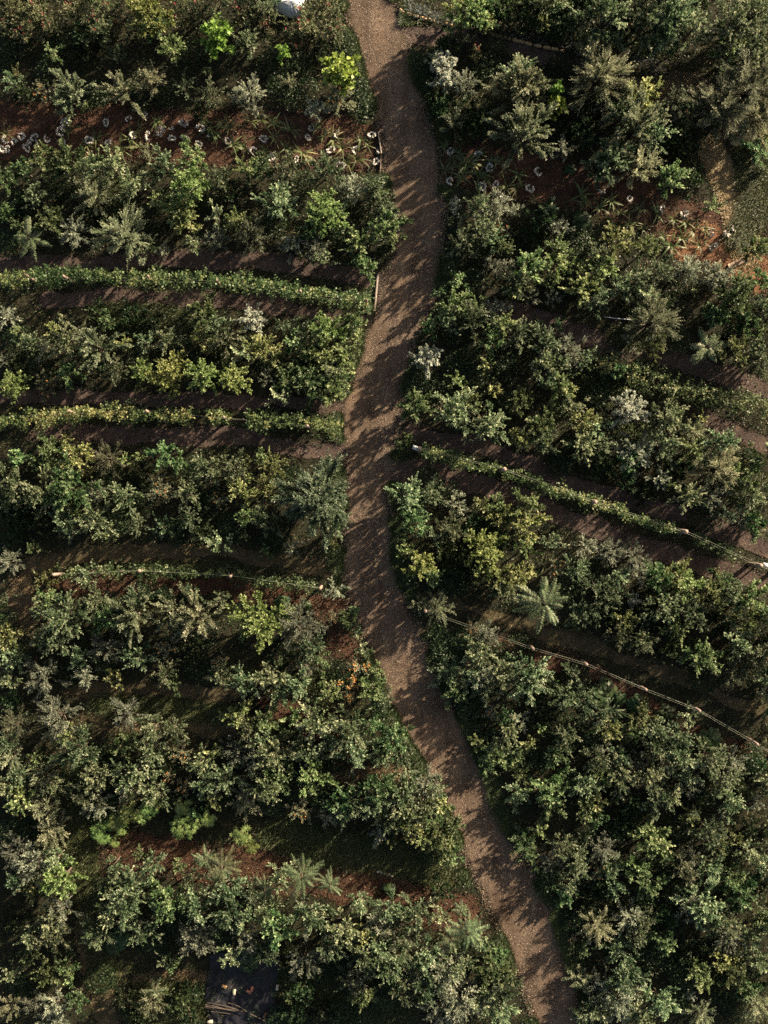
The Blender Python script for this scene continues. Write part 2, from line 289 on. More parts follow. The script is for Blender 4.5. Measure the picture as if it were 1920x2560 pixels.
('RG',640,640,"o 1000 1550 130|o 1140 1540 100|s 1300 1600 85|y 1460 1610 75|y 1560 1620 90|d 1100 1450 80|d 1240 1520 70"),
('RG',1280,640,"g 100 1610 130"),
('RG',640,1280,"g 1030 60 120|m 1060 140 60|y 970 250 80|h 1070 340 95|h 1490 260 140|d 1200 250 120|o 1280 100 110|y 1580 40 100|y 1600 430 120|d 1350 330 120|d 1400 430 120|g 1150 420 80|o 1620 510 90|d 1200 480 80|o 1160 150 80|f 1180 620 105|f 1060 600 60|d 930 180 60|d 1400 80 110|d 1600 200 100|d 1000 430 70|d 1500 100 90|d 1300 470 80"),
('RG',1280,1280,"o 1770 850 130|o 1760 1080 130|g 1820 1260 130|o 1930 1020 150|o 1770 640 130|y 1900 700 130|o 1700 1180 100|y 100 80 140|o 250 190 80|y 100 240 80|m 290 360 72|p 200 590 210|y 60 420 110|s 480 220 85|s 640 250 110|s 790 290 110|o 430 370 100|o 600 540 160|g 960 420 130|y 1080 420 120|s 820 390 100|y 1150 470 130|o 1000 620 140|w 790 570 55|y 1300 520 130|o 1430 520 110|g 1560 560 150|y 1550 690 120|y 1080 740 120|y 740 700 95|o 450 650 110|a 610 810 34|o 850 840 110|o 700 800 90|o 1180 680 120|g 1240 940 140|y 1310 960 85|o 1480 850 110|o 1590 920 120|d 930 540 90|d 1000 870 110|d 1380 760 110|f 1420 1060 90|a 1600 1190 52|d 1250 1080 90|d 1600 1060 80|d 640 660 110|g 400 730 40|d 1340 640 90|d 520 440 90|d 350 480 80|g 1380 440 90|d 870 700 80|d 1600 800 80|d 1130 890 80|o 700 430 80"),
('RH',640,1280,"d 1200 810 90|d 1340 840 90|m 1400 750 65|s 1500 800 95|o 1440 900 110|o 1240 1050 130|o 1400 1060 120|s 1470 1080 110|o 1600 1050 130|d 1180 930 80|g 1300 1160 110|o 1500 1140 110|d 1540 920 80|d 1280 940 80|b 1190 790 60|b 1330 850 70|b 1250 860 60"),
('RH',1280,1280,"d 50 900 90|o 380 1020 70|b 600 1150 100|d 420 1080 85|b 1010 1330 95|b 820 1260 90|o 1150 1330 80|m 870 1290 40|o 130 1030 130|o 100 1130 150|o 370 1200 120|o 470 1230 110|o 600 1310 120|y 850 1350 120|y 640 1400 100|o 1070 1480 130|b 1290 1490 110|d 250 1150 100|b 560 1200 80|b 700 1210 60|d 960 1420 90|d 1530 1600 90|b 1600 1640 70"),
('RI',640,1280,"s 1520 1310 60|g 1620 1330 60|d 1400 1250 110|y 1440 1500 70|g 1560 1570 120|d 1500 1420 120|o 1640 1430 100|g 1500 1640 90|d 1350 1280 70|d 1420 1560 70"),
('RI',1280,1280,"s 50 1350 70|y 200 1410 55|o 360 1460 110|y 430 1355 26|s 600 1540 70|s 820 1600 70|y 110 1500 60|g 30 1570 90|o 1100 1590 150|o 1300 1600 130|s 1420 1620 110|g 280 1580 110|o 550 1620 110|d 1550 1620 90|y 820 1430 80|d 720 1490 90|o 950 1430 110|d 180 1300 110|d 300 1370 90|d 450 1420 90|d 150 1620 90|o 700 1600 90|o 930 1540 110|d 500 1500 80"),
('RI',1280,1920,"o 1760 80 130|g 1770 380 130|o 1750 700 130|y 60 30 90|g 250 150 150|g 340 110 90|o 480 110 110|g 250 250 120|g 500 260 120|y 560 220 80|o 700 60 130|y 590 50 90|o 900 50 120|o 960 220 130|s 1170 120 80|o 1040 190 90|o 1400 60 120|o 1420 230 110|s 1590 230 60|y 1160 310 70|o 1290 420 130|g 1340 490 110|y 1460 460 60|g 920 480 150|g 960 560 120|d 720 370 100|y 170 410 75|g 70 490 110|s 590 530 110|s 260 600 105|g 130 580 80|m 570 660 80|o 430 620 110|o 370 770 90|o 680 780 90|g 800 660 120|g 900 760 130|o 1130 650 130|s 1170 600 110|o 1280 660 110|g 1430 720 130|g 1500 820 150|o 1560 560 110|d 640 170 100|d 790 230 100|d 820 340 90|d 1200 220 100|d 1500 150 100|d 1550 400 110|d 1100 400 90|d 650 440 80|o 330 500 90|d 480 480 80|d 520 760 90|d 1060 800 90|d 250 740 70|o 1130 60 100|d 1270 160 90|o 640 650 90|d 1330 560 80|g 560 330 70|d 1030 680 80|o 30 180 90|d 1620 100 90"),
('RJ',1280,1920,"o 1760 1020 130|g 1750 1330 120|o 1250 900 150|s 1180 920 120|o 1400 1010 130|s 1420 1100 140|g 1620 990 90|y 1390 1250 130|g 1450 1330 130|y 1260 1410 60|g 1220 1330 110|o 1620 1270 90|o 1560 1100 100|s 780 980 120|o 850 1000 90|w 740 940 34|f 560 1040 120|g 1000 1130 110|o 820 1100 90|g 470 1190 60|m 580 1240 45|o 690 1200 100|m 390 1110 38|f 430 1360 75|s 590 1410 110|o 720 1400 140|s 720 1510 170|o 980 1530 130|o 780 1320 100|o 560 1560 140|w 1165 1480 45|a 930 1320 55|a 1030 1360 34|o 850 1620 130|f 1590 1540 110|o 1640 620 80|d 960 950 100|d 1150 1180 110|d 500 870 100|g 350 830 90|d 600 780 110|d 860 860 90|f 1230 1600 90|d 1040 1260 90|g 1540 1440 110|d 430 980 90|d 1300 1150 100|d 650 1110 90|d 900 1220 90|d 1560 1280 90|o 460 1620 90|d 1060 1010 80|d 1600 760 100|d 1120 1360 90|d 1380 1480 90|o 1310 980 100|d 640 930 90|d 1480 1560 90|d 1100 1500 90"),
]
# white ring blooms, strap-leaved clumps
BLOOMS = [('LC',0,0,"690 785|830 770|925 755|25 905|140 890|95 922|10 965|50 962|155 950|225 890|195 925|300 880|375 847|405 910|575 900|715 925|850 880|945 880|1050 850|1118 825|1185 815|1295 840|1110 903|1190 900|1290 925|1365 885|1460 908|1635 987|420 790|250 925"),
('LC',640,0,"65 895|340 815|335 885|525 875|485 968|645 965|752 888|775 987|778 1042|260 1030|100 1020|548 1065"),
('RC',640,0,"1255 990|1450 1005|1520 1080|1262 1168|1555 1182|1580 1262|1465 1195"),
('RC',1280,0,"165 1105|120 1225|590 1240|760 1290|960 1350|1133 1400|1315 1500|1385 1530|1420 1480|1325 1595")]
STRAPS = [('LC',0,0,"620 900|840 900|900 830|1350 830|1480 830|1510 940|1620 780|780 960|440 850|560 940|1440 790|30 860|1010 785|1580 950|890 950|1400 870"),
('LC',640,0,"110 800|120 890|220 840|190 960|400 810|560 960|500 900|650 1030|590 1060|720 940|300 990|30 770|60 980|680 900|440 870"),
('RC',640,0,"1230 950|1320 1000|1350 1080|1430 1000|1440 1130|1340 1150|1520 1050|1600 1100|1620 1210|1560 1050|1220 1100|1390 1050|1280 1080|1500 1160"),
('RC',1280,0,"40 1130|30 1220|450 1260|470 1320|640 1300|700 1380|640 1430|830 1350|850 1480|940 1380|1050 1420|980 1530|1130 1440|1180 1500|1030 1590|1250 1480|1220 1590|160 1310|570 1350|760 1450|1100 1540")]
# ------------------------------------------------------------------ plants
# per kind: limbs, shoots per limb, shoot length, leaves per metre of shoot, leaf length, leaf width, outward, upward, along limb, chaos, height a+b*r
K = {
 'o': dict(n=13, ns=17, sl=.34, lp=88, L=.065, W=.038, out=.55, up=.45, tan=.7, ch=.55, ha=1.05, hb=.95, star=1.0),
 'g': dict(n=12, ns=17, sl=.30, lp=76, L=.075, W=.047, out=.5, up=.5, tan=.6, ch=.6, ha=.8, hb=.9, star=.8),
 'q': dict(n=26, ns=30, sl=.36, lp=58, L=.080, W=.036, out=.7, up=.3, tan=1.0, ch=.50, ha=1.3, hb=.9, star=1.0),
 'z': dict(n=18, ns=24, sl=.36, lp=60, L=.078, W=.034, out=.8, up=.3, tan=1.3, ch=.30, ha=1.1, hb=.95, star=1.2),
 'd': dict(n=10, ns=14, sl=.30, lp=44, L=.100, W=.058, out=.5, up=.4, tan=.5, ch=.7, ha=.45, hb=.55, star=.6),
 'y': dict(n=12, ns=17, sl=.30, lp=80, L=.070, W=.044, out=.5, up=.55, tan=.6, ch=.55, ha=.8, hb=.9, star=.75),
 'h': dict(n=15, ns=19, sl=.26, lp=70, L=.080, W=.050, out=.5, up=.6, tan=.5, ch=.55, ha=1.1, hb=1.0, star=.5),
 's': dict(n=16, ns=22, sl=.34, lp=75, L=.060, W=.022, out=.7, up=.5, tan=.6, ch=.4, ha=.6, hb=.85, star=.6),
 'f': dict(n=18, ns=26, sl=.42, lp=62, L=.060, W=.019, out=.9, up=.4, tan=.8, ch=.35, ha=.7, hb=.8, star=.7),
 'w': dict(n=16, ns=20, sl=.22, lp=100, L=.078, W=.034, out=.5, up=.8, tan=.4, ch=.4, ha=.6, hb=.85, star=.4),
 'm': dict(n=13, ns=16, sl=.28, lp=60, L=.070, W=.028, out=.5, up=.6, tan=.5, ch=.5, ha=.5, hb=.6, star=.5),
 'r': dict(n=12, ns=14, sl=.32, lp=44, L=.075, W=.046, out=.4, up=.6, tan=.6, ch=.7, ha=.7, hb=.75, star=.9),
 'a': dict(n=14, ns=14, sl=.18, lp=80, L=.050, W=.022, out=.6, up=.6, tan=.3, ch=.4, ha=.12, hb=.6, star=.2),
 'l': dict(n=18, ns=11, sl=.22, lp=22, L=.20, W=.15, out=.5, up=.6, tan=.4, ch=.5, ha=1.0, hb=1.1, star=.4),
}
CLASSES = {'S': .45, 'M': .80, 'L': 1.25}

def tri_normal(n, r, spread):
    return unit(np.array([0, 0, 1.0]) + r.normal(0, spread, (n, 3)))

def bushy(kind, R, r):
    p = K[kind]; H = p['ha'] + p['hb'] * R
    n = max(6, int(p['n'] * (R / .8) ** .9)); ns = max(6, int(p['ns'] * (R / .8) ** .8))
    sl = p['sl'] * (R / .8) ** .55
    crown, wood = Geo(), Geo()
    a0 = r.uniform(0, 6.3)
    base = np.array([0, 0, H * .12])
    tops = []
    lob = r.uniform(.72, 1.15, 5); lp_ = r.uniform(0, 6.3, 5)
    for i in range(n):
        az = a0 + i * 2.39996 + r.uniform(-.35, .35)
        q = math.sqrt((i + .5) / n)
        rl = 1 +   .30 * p['star'] * math.sin(3 * az + lp_[0]) + .16 * p['star'] * math.sin(5 * az + lp_[1])
        rad = R * q * rl * r.uniform(.72, 1.02)
        z = H * (1 - .52 * q ** 2.2) * r.uniform(.78, 1.04)
        tip = np.array([rad * math.cos(az), rad * math.sin(az), z])
        ctl = base + (tip - base) * np.array([.35, .35, .65])
        t = np.linspace(0, 1, 6)[:, None]
        bz = (1 - t) ** 2 * base + 2 * t * (1 - t) * ctl + t * t * tip
        if kind != 'a': wood.tube(bz, .022 * (R / .8), .006, 4)
        # shoots
        k = ns
        ts = np.clip(r.beta(2.2, 1.2, k) * .75 + .27, 0, 1)[:, None]
        P0 = (1 - ts) ** 2 * base + 2 * ts * (1 - ts) * ctl + ts * ts * tip
        tg = unit(2 * (1 - ts) * (ctl - base) + 2 * ts * (tip - ctl))
        o = P0 * np.array([1, 1, 0]); o = o / (R * .6)
        dr = unit(o * p['out'] + np.array([0, 0, p['up']]) + tg * p['tan'] + r.normal(0, p['ch'], (k, 3)) * np.array([1, 1, .6]))
        ln = sl * r.uniform(.55, 1.15, k) * (1 + .5 * p['star'] * (r.random(k) < .12))
        cnt = np.maximum(3, (ln * p['lp']).astype(int))
        idx = np.repeat(np.arange(k), cnt)
        m = len(idx)
        u = r.uniform(.08, 1, m)
        if kind == 'w': u = 1 - (1 - u) * .5
        dd = dr[idx]
        pos = P0[idx] + dd * (ln[idx] * u)[:, None] - np.array([0, 0, 1]) * (u ** 2 * ln[idx] * .18)[:, None]
        pos[:, 2] = np.maximum(pos[:, 2], .06)
        rnd = r.normal(0, 1, (m, 3)); rnd -= dd * (rnd * dd).sum(1, keepdims=True)
        ld = unit(dd * .75 + unit(rnd) * .8)
        N = tri_normal(m, r, .5)
        sh = (r.normal(.47, .17, k) + r.normal(0, .10))[idx]
        T = np.clip(sh + r.normal(0, .09, m) + (u - .5) * .38, 0, 1)
        f = r.uniform(.7, 1.2, m)
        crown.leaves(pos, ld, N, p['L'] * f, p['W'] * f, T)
        tops.append(P0 + dr * ln[:, None])
    wood.tube([[0, 0, -.05], [.02, 0, H * .1], [0, 0.01, H * .3]], .035 * (R / .8) + .012, .024 * (R / .8), 6)
    return crown, wood, np.vstack(tops), H

def blooms(tops, r, n, size, H):
    g = Geo()
    w = tops[:, 2] + r.normal(0, .12, len(tops))
    pick = np.argsort(-w)[:max(n * 2, 8)]
    pick = r.choice(pick, min(n, len(pick)), replace=False)
    for c in tops[pick]:
        c = c + [0, 0, .03]
        s = size * r.uniform(.7, 1.25); k = 9
        az = r.uniform(0, 6.28, k); e = r.uniform(.1, 1.2, k)
        dv = np.stack([np.cos(az) * np.cos(e), np.sin(az) * np.cos(e), np.sin(e)], 1)
        g.leaves(np.repeat(c[None], k, 0), dv, unit(np.cross(np.cross(dv, [0, 0, 1.]), dv) + [0, 0, .01]), s, s * .75, np.clip(r.normal(.5, .25) + r.normal(0, .12, k), 0, 1))
    return g

def frond_tree(R, r):
    H = 1.0 + .8 * R
    crown, wood = Geo(), Geo()
    stems = 1
    for s_ in range(stems):
        bx = r.normal(0, R * .22, 2) if stems > 1 else np.zeros(2)
        h = H * r.uniform(.75, 1.0)
        top = np.array([bx[0], bx[1], h])
        wood.tube([[0, 0, -.05], [bx[0] * .5, bx[1] * .5, h * .45], top], .04, .016, 6)
        nf = int(19 * (R / .8) ** .4)
        for i in range(nf):
            az = i * 2.39996 + r.uniform(-.6, .6)
            L = R * r.uniform(.55, 1.18)
            e = r.uniform(.0, 1.0)
            dv = np.array([math.cos(az), math.sin(az), 0])
            m = int(L / .05)
            t = np.linspace(.12, 1, m)
            sp = top + dv * (t * L * math.cos(e * .6))[:, None] + np.array([0, 0, 1]) * (math.sin(e) * t * L * .6 - t ** 2 * L * .42)[:, None] - np.array([0, 0, .25 * h * r.random()])
            wood.tube(sp[::max(1, m // 5)], .008, .004, 3)
            side = np.array([-dv[1], dv[0], 0])
            tg = unit(np.gradient(sp, axis=0))
            prof = .145 * (R / .8) ** .4 * np.sin(np.clip(t * .93 + .07, 0, 1) * math.pi) ** .5
            sh = r.normal(.5, .14)
            for sg in (-1, 1):
                ld = unit(side * sg + tg * .45 + r.normal(0, .10, (m, 3)) - np.array([0, 0, .25]))
                crown.leaves(sp, ld, np.array([0, 0, 1.]) + side * sg * .35 + r.normal(0, .15, (m, 3)), prof * r.uniform(.85, 1.15, m),   .034, np.clip(sh + r.normal(0, .12, m), 0, 1), fold=.15)
    return crown, wood, None, H

def star_plant(R, r):
    H = .7 + .5 * R
    crown, wood = Geo(), Geo()
    n = max(9, int(26 * (R / .6) ** 1.6))
    for i in range(n):
        q = math.sqrt((i + .5) / n); az = i * 2.39996 + r.uniform(-.3, .3)
        c = np.array([R * .85 * q * math.cos(az), R * .85 * q * math.sin(az), H * (1 - .45 * q * q) * r.uniform(.8, 1.05)])
        if i % 3 == 0: wood.tube([[0, 0, 0], c * [.4, .4, .6], c], .014, .006, 4)
        a0 = r.uniform(0, 6.28); k = 8
        az2 = a0 + np.arange(k) * 6.283 / k
        tilt = r.normal(0, .25, 2)
        dv = np.stack([np.cos(az2), np.sin(az2), tilt[0] * np.cos(az2) + tilt[1] * np.sin(az2) - .12], 1)
        s = r.uniform(.13, .2)
        crown.leaves(np.repeat(c[None], k, 0), dv, np.array([0, 0, 1.]) + r.normal(0, .1, (k, 3)), s, s * .36, np.clip(r.normal(.5, .16) + r.normal(0, .08, k), 0, 1), fold=.1)
    return crown, wood, None, H

def broad_plant(R, r):
    crown = Geo()
    n = max(12, int(34 * (R / .5) ** 1.3))
    for i in range(n):
        q = math.sqrt((i + .5) / n); az = i * 2.39996 + r.uniform(-.4, .4)
        s = r.uniform(.09, .17)
        c = np.array([R * .8 * q * math.cos(az), R * .8 * q * math.sin(az), (.22 + .35 * R) * (1 - .5 * q * q) * r.uniform(.8, 1.1)])
        k = 9
        a2 = np.linspace(0, 2 * math.pi, k, endpoint=False)
        tl = np.array([math.cos(az), math.sin(az)]) * .45 * q + r.normal(0, .15, 2)
        pr = s * (.8 + .2 * np.cos(a2 - az) + .07 * np.sin(5 * a2 + i))
        ring = np.stack([np.cos(a2) * pr, np.sin(a2) * pr, -(np.cos(a2) * tl[0] + np.sin(a2) * tl[1]) * pr - .12 * pr], 1) + c
        V = np.vstack([ring, c[None]])
        F = [(j, (j + 1) % k, (j + 2) % k, k) for j in range(0, k - 1, 2)] + [(k - 1, 0, k, k - 1)][:0]
        F.append((k - 1, 0, 1, k))
        crown.add(V, F[:-1] + [(8, 0, 9, 9)][:0], np.full(len(V), np.clip(r.normal(.5, .2), 0, 1)))
        crown.add(np.vstack([ring[8], ring[0], c, (ring[8] + c) / 2]), [(0, 1, 2, 3)], np.full(4, .5))
        crown.tube([[0, 0, 0], c * [.5, .5, .7], c], .012, .008, 3, .7)
    wood = Geo(); wood.tube([[0, 0, -.05], [0, .01, .08], [.01, 0, .16]], .04, .02, 6)
    return crown, wood, None, .25 + .35 * R

PROTO = {}
def proto(kind, cls, var):
    key = (kind, cls, var)
    if key in PROTO: return PROTO[key]
    R = CLASSES[cls]; r = np.random.default_rng(sum(ord(c) for c in kind + cls) * 31 + var * 977)
    if kind == 'p': c, w, tops, H = frond_tree(R, r)
    elif kind == 'k': c, w, tops, H = star_plant(R, r)
    elif kind == 'b': c, w, tops, H = broad_plant(R, r)
    else: c, w, tops, H = bushy(kind, R, r)
    cm = c.mesh(f'{kind} crown', [LM[kind]])
    wm = w.mesh('wood', [BARK]) if w is not None and w.V else None
    bm = None
    if kind == 'm': bm = blooms(tops, r, int((34 if var == 9 else 6) * R / .8) + 2, .055, H).mesh('blossoms', [BL['m']])
    if kind == 'r': bm = blooms(tops, r, int(4 * R / .8) + 1, .07, H).mesh('blossoms', [BL['r']])
    PROTO[key] = (cm, wm, bm, H)
    return PROTO[key]

INFO = {
 'q': ('spreading_tree', 'tree', 'large dark spray-branched tree', 'crown', 'trunk', 'dark spreading trees'),
 'z': ('spray_tree', 'tree', 'pale tree with star-like sprays', 'crown', 'trunk', 'pale star-shaped trees'),
 'h': ('rounded_tree', 'tree', 'bright yellow-green rounded tree', 'crown', 'trunk', 'bright yellow-green rounded trees'),  # name, category, what it looks like, crown part, wood part, group
 'o': ('bushy_tree', 'tree', 'olive-green bushy tree', 'crown', 'trunk', 'olive-green bushy trees'),
 'g': ('leafy_shrub', 'shrub', 'fresh green leafy shrub', 'foliage', 'stem', 'fresh green leafy shrubs'),
 'd': ('shade_shrub', 'shrub', 'dark green shaded shrub', 'foliage', 'stem', 'dark green shaded shrubs'),
 'y': ('yellowish_shrub', 'shrub', 'yellow-green bushy shrub', 'foliage', 'stem', 'yellow-green bushy shrubs'),
 's': ('silver_shrub', 'shrub', 'silver-grey feathery shrub', 'foliage', 'stem', 'silver-grey feathery shrubs'),
 'f': ('feathery_bush', 'bush', 'dusty fine-leaved bush', 'foliage', 'stem', 'dusty fine-leaved bushes'),
 'w': ('pale_shrub', 'shrub', 'whitish rosette-leaved shrub', 'foliage', 'stem', 'whitish rosette-leaved shrubs'),
 'l': ('lime_shrub', 'shrub', 'bright lime broad-leaved shrub', 'foliage', 'stem', 'bright lime shrubs'),
 'p': ('frond_tree', 'young tree', 'young tree with long feather-like fronds', 'crown', 'trunk', 'young trees with feathery fronds'),
 'm': ('flowering_bush', 'bush', 'grey-green bush with orange flowers', 'foliage', 'stem', 'bushes with orange flowers'),
 'r': ('rose_bush', 'rose bush', 'rose bush with red blooms', 'foliage', 'stem', 'rose bushes'),
 'b': ('broad_leaf_plant', 'plant', 'low broad dark-leaved plant', 'foliage', 'stem', 'low broad-leaved plants'),
 'k': ('star_leaf_plant', 'plant', 'bright green plant with star-shaped leaves', 'foliage', 'stem', 'star-leaved plants'),
 'a': ('cushion_plant', 'plant', 'pale round cushion plant', 'foliage', 'stem', 'pale cushion plants'),
}
BED = {
 'LA': 'rose bed at the top left', 'LB': 'row just above the left white blooms', 'LC': 'left white bloom bed',
 'LD': 'bed below the left white blooms', 'LE': 'bed under the upper left vine row', 'LF': 'bed under the second left vine row',
 'LG': 'bed under the lowest left vine row', 'LH': 'bed below the left brown lane', 'LI': 'bottom left bed below red soil',
 'LJ': 'far left strip beside grassy lane', 'LK': 'corner around the black tarp', 'RA': 'bed behind the stone edging',
 'RB': 'bed above the right white blooms', 'RC': 'right white bloom bed', 'RD': 'bed below the right white blooms',
 'RE': 'overgrown row on the right', 'RF': 'bed above the right vine row', 'RG': 'bed above the right wire fence',
 'RH': 'bed just below the wire fence', 'RI': 'lower right grove', 'RJ': 'bottom right corner grove', 'RK': 'top right edge', 'RL': 'grassy strip at the upper right edge',
}
ORD = ['first', 'second', 'third', 'fourth', 'fifth', 'sixth', 'seventh', 'eighth', 'ninth', 'tenth', 'eleventh', 'twelfth', 'thirteenth',
       'fourteenth', 'fifteenth', 'sixteenth', 'seventeenth', 'eighteenth', 'nineteenth', 'twentieth']
ORD += ['twenty-' + w for w in ORD[:9]] + ['thirtieth'] + ['thirty-' + w for w in ORD[:9]] + ['fortieth'] + ['forty-' + w for w in ORD[:9]]

_py = [-40, 0, 128, 231, 312, 382, 463, 544, 602, 683, 741, 810, 880, 949, 1007, 1076, 1215, 1308, 1389, 1470, 1528, 1620, 1713, 1805, 1898, 1968, 2083, 2176, 2268, 2361, 2454, 2600]
_pl = [735 * 1.157, 862, 894, 926, 943, 955, 972, 990, 990, 968, 943, 920, 897, 885, 856, 851, 859, 862, 854, 862, 885, 914, 955, 995, 1047, 1094, 1140, 1180, 1226, 1261, 1296, 1355]
_pr = [975, 985, 1024, 1050, 1082, 1097, 1105, 1114, 1111, 1102, 1094, 1059, 1030, 1022, 1007, 993, 978, 978, 984, 1007, 1030, 1076, 1111, 1157, 1198, 1221, 1267, 1331, 1377, 1406, 1435, 1500]
def path_mid(py): return .5 * (np.interp(py, _py, _pl) + np.interp(py, _py, _pr))

KEEP_D = 100
TALL = {'RB': 1.3, 'RK': 1.1, 'RA': 1.35, 'RD': 1.2, 'RE': 1.15, 'RF': 1.2, 'RG': 1.15, 'RH': .95, 'RI': .92, 'RJ': .95, 'RL': .6, 'LA': 1.1}
def collect():
    out, dark = [], []
    for bed, ox, oy, txt in PLANTS:
        for e in txt.split('|'):
            k, x, y, rr = e.split(); px = ox + float(x) / 2.592; py = oy + float(y) / 2.592; r = float(rr) / 2.592 * S
            if k == 'd' and float(rr) < KEEP_D: dark.append((px, py, r)); continue
            out.append((k, bed, px, py, r))
    return out, dark

def labels(items, desc):
    """one label each: counted outward from the gravel path among its like in its bed"""
    res = {}
    byk = {}
    for i, (k, bed, px, py) in enumerate(items): byk.setdefault((k, bed), []).append(i)
    for (k, bed), ids in byk.items():
        ids.sort(key=lambda i: abs(items[i][2] - path_mid(items[i][3])))
        for n, i in enumerate(ids):
            if len(ids) == 1: res[i] = f'the only {desc(k)} in the {BED[bed]}'
            else: res[i] = f'{ORD[n]} {desc(k)} from the path, {BED[bed]}'
    return res

items, DARK = collect()
LAB = labels([(k, b, x, y) for k, b, x, y, r in items], lambda k: INFO[k][2])
prand = random.Random(11)
for i, (k, bed, px, py, r) in enumerate(items):
    name, cat, desc, pc, pw, grp = INFO[k]
    if k in 'hl': r *= 1.25
    r *= {'RA': 1.12, 'RK': 1.12, 'RB': 1.02}.get(bed, .92)
    cls = 'S' if r < .58 else ('M' if r < .98 else 'L')
    cm, wm, bm, H = proto(k, cls, 9 if (k == 'm' and bed == 'LG' and abs(px - 885) < 25) else prand.randrange(5 if k in 'og' else 3))
    s = r / CLASSES[cls]
    sz = s ** .6 * prand.uniform(.92, 1.15) * TALL.get(bed, 1.05) * (.72 if bed in ('RI', 'RH', 'RJ') and px - np.interp(py, _py, _pr) < 100 else 1)
    x, y = at(px, py, H * sz * .75)
    if True:
        o = obj(name, None, loc=(x, y, 0), rz=prand.uniform(0, 6.283)); o.scale = (s, s, sz)
        o.empty_display_size = .2
        obj(pc, cm, o)
        if wm: obj(pw, wm, o)
        if bm: obj('blossoms', bm, o)
    tag(o, LAB[i], cat, grp)
# ------------------------------------------------------------------ ground, lanes, soil
def soil_mat(name, c0, c1, c2, s1=1.2, s2=22, bump=.5, frayed=0):
    m, nt, b, out = nodes(name)
    tc = nt.nodes.new('ShaderNodeTexCoord')
    n1 = nt.nodes.new('ShaderNodeTexNoise'); n1.inputs['Scale'].default_value = s1; n1.inputs['Detail'].default_value = 5
    n2 = nt.nodes.new('ShaderNodeTexNoise'); n2.inputs['Scale'].default_value = s2; n2.inputs['Detail'].default_value = 4; n2.inputs['Roughness'].default_value = .7
    for n in (n1, n2): nt.links.new(tc.outputs['Object'], n.inputs['Vector'])
    mix = nt.nodes.new('ShaderNodeMath'); mix.operation = 'MULTIPLY_ADD'
    mix.inputs[1].default_value = .45
    nt.links.new(n1.outputs['Fac'], mix.inputs[0])
    h = nt.nodes.new('ShaderNodeMath'); h.operation = 'MULTIPLY'; h.inputs[1].default_value = .55
    nt.links.new(n2.outputs['Fac'], h.inputs[0]); nt.links.new(h.outputs[0], mix.inputs[2])
    r = ramp(nt, [(.34, c0), (.5, c1), (.64, c2)])
    nt.links.new(mix.outputs[0], r.inputs[0]); nt.links.new(r.outputs[0], b.inputs['Base Color'])
    bp = nt.nodes.new('ShaderNodeBump'); bp.inputs['Strength'].default_value = bump; bp.inputs['Distance'].default_value = .04
    nt.links.new(n2.outputs['Fac'], bp.inputs['Height']); nt.links.new(bp.outputs[0], b.inputs['Normal'])
    b.inputs['Roughness'].default_value = .9; b.inputs['Specular IOR Level'].default_value = .15
    if frayed:      # the sheet thins out to nothing along a ragged border
        at_ = nt.nodes.new('ShaderNodeAttribute'); at_.attribute_name = 'tint'
        n3 = nt.nodes.new('ShaderNodeTexNoise'); n3.inputs['Scale'].default_value = 4.5; n3.inputs['Detail'].default_value = 8; n3.inputs['Roughness'].default_value = .7
        nt.links.new(tc.outputs['Object'], n3.inputs['Vector'])
        m1 = nt.nodes.new('ShaderNodeMath'); m1.operation = 'MULTIPLY_ADD'; m1.inputs[1].default_value = frayed; nt.links.new(n3.outputs['Fac'], m1.inputs[0]); nt.links.new(at_.outputs['Fac'], m1.inputs[2])
        m2 = nt.nodes.new('ShaderNodeMapRange'); m2.inputs[1].default_value = .80 + frayed * .5; m2.inputs[2].default_value = .95 + frayed * .5; m2.inputs[3].default_value = 0; m2.inputs[4].default_value = 1
        nt.links.new(m1.outputs[0], m2.inputs[0])
        tb = nt.nodes.new('ShaderNodeBsdfTransparent'); mx = nt.nodes.new('ShaderNodeMixShader')
        nt.links.new(m2.outputs[0], mx.inputs[0]); nt.links.new(b.outputs[0], mx.inputs[1]); nt.links.new(tb.outputs[0], mx.inputs[2]); nt.links.new(mx.outputs[0], out.inputs[0])
    return m

M_GROUND = soil_mat('garden earth', (.006, .007, .004), (.014, .014, .008), (.03, .025, .014))
M_RED = soil_mat('red soil', (.018, .010, .007), (.038, .019, .012), (.080, .042, .027), 1.6, 26, .8, frayed=1.1)
M_MULCH = soil_mat('mulched lane', (.024, .017, .015), (.050, .035, .031), (.088, .064, .055), 1.3, 34, .7, frayed=1.0)
M_LANE = soil_mat('dry grass lane', (.020, .018, .010), (.044, .036, .020), (.085, .068, .040), 1.4, 30, .6, frayed=1.3)
M_GRAV = soil_mat('gravel', (.035, .025, .019), (.082, .058, .043), (.155, .115, .087), .7, 40, 1.0, frayed=.26)
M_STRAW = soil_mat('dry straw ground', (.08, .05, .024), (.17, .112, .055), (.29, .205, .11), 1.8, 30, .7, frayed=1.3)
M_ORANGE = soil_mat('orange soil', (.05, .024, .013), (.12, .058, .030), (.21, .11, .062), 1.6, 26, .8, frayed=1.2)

def structure(name, me): 
    o = obj(name, me); o['kind'] = 'structure'; return o

gx = np.linspace(-110, 110, 45)
XX, YY = np.meshgrid(gx, gx)
V = np.stack([XX.ravel(), YY.ravel(), np.zeros(XX.size)], 1)
F = [(j * 45 + i, j * 45 + i + 1, (j + 1) * 45 + i + 1, (j + 1) * 45 + i) for j in range(44) for i in range(44)]
structure('ground', mesh('ground', V, F, [M_GROUND]))

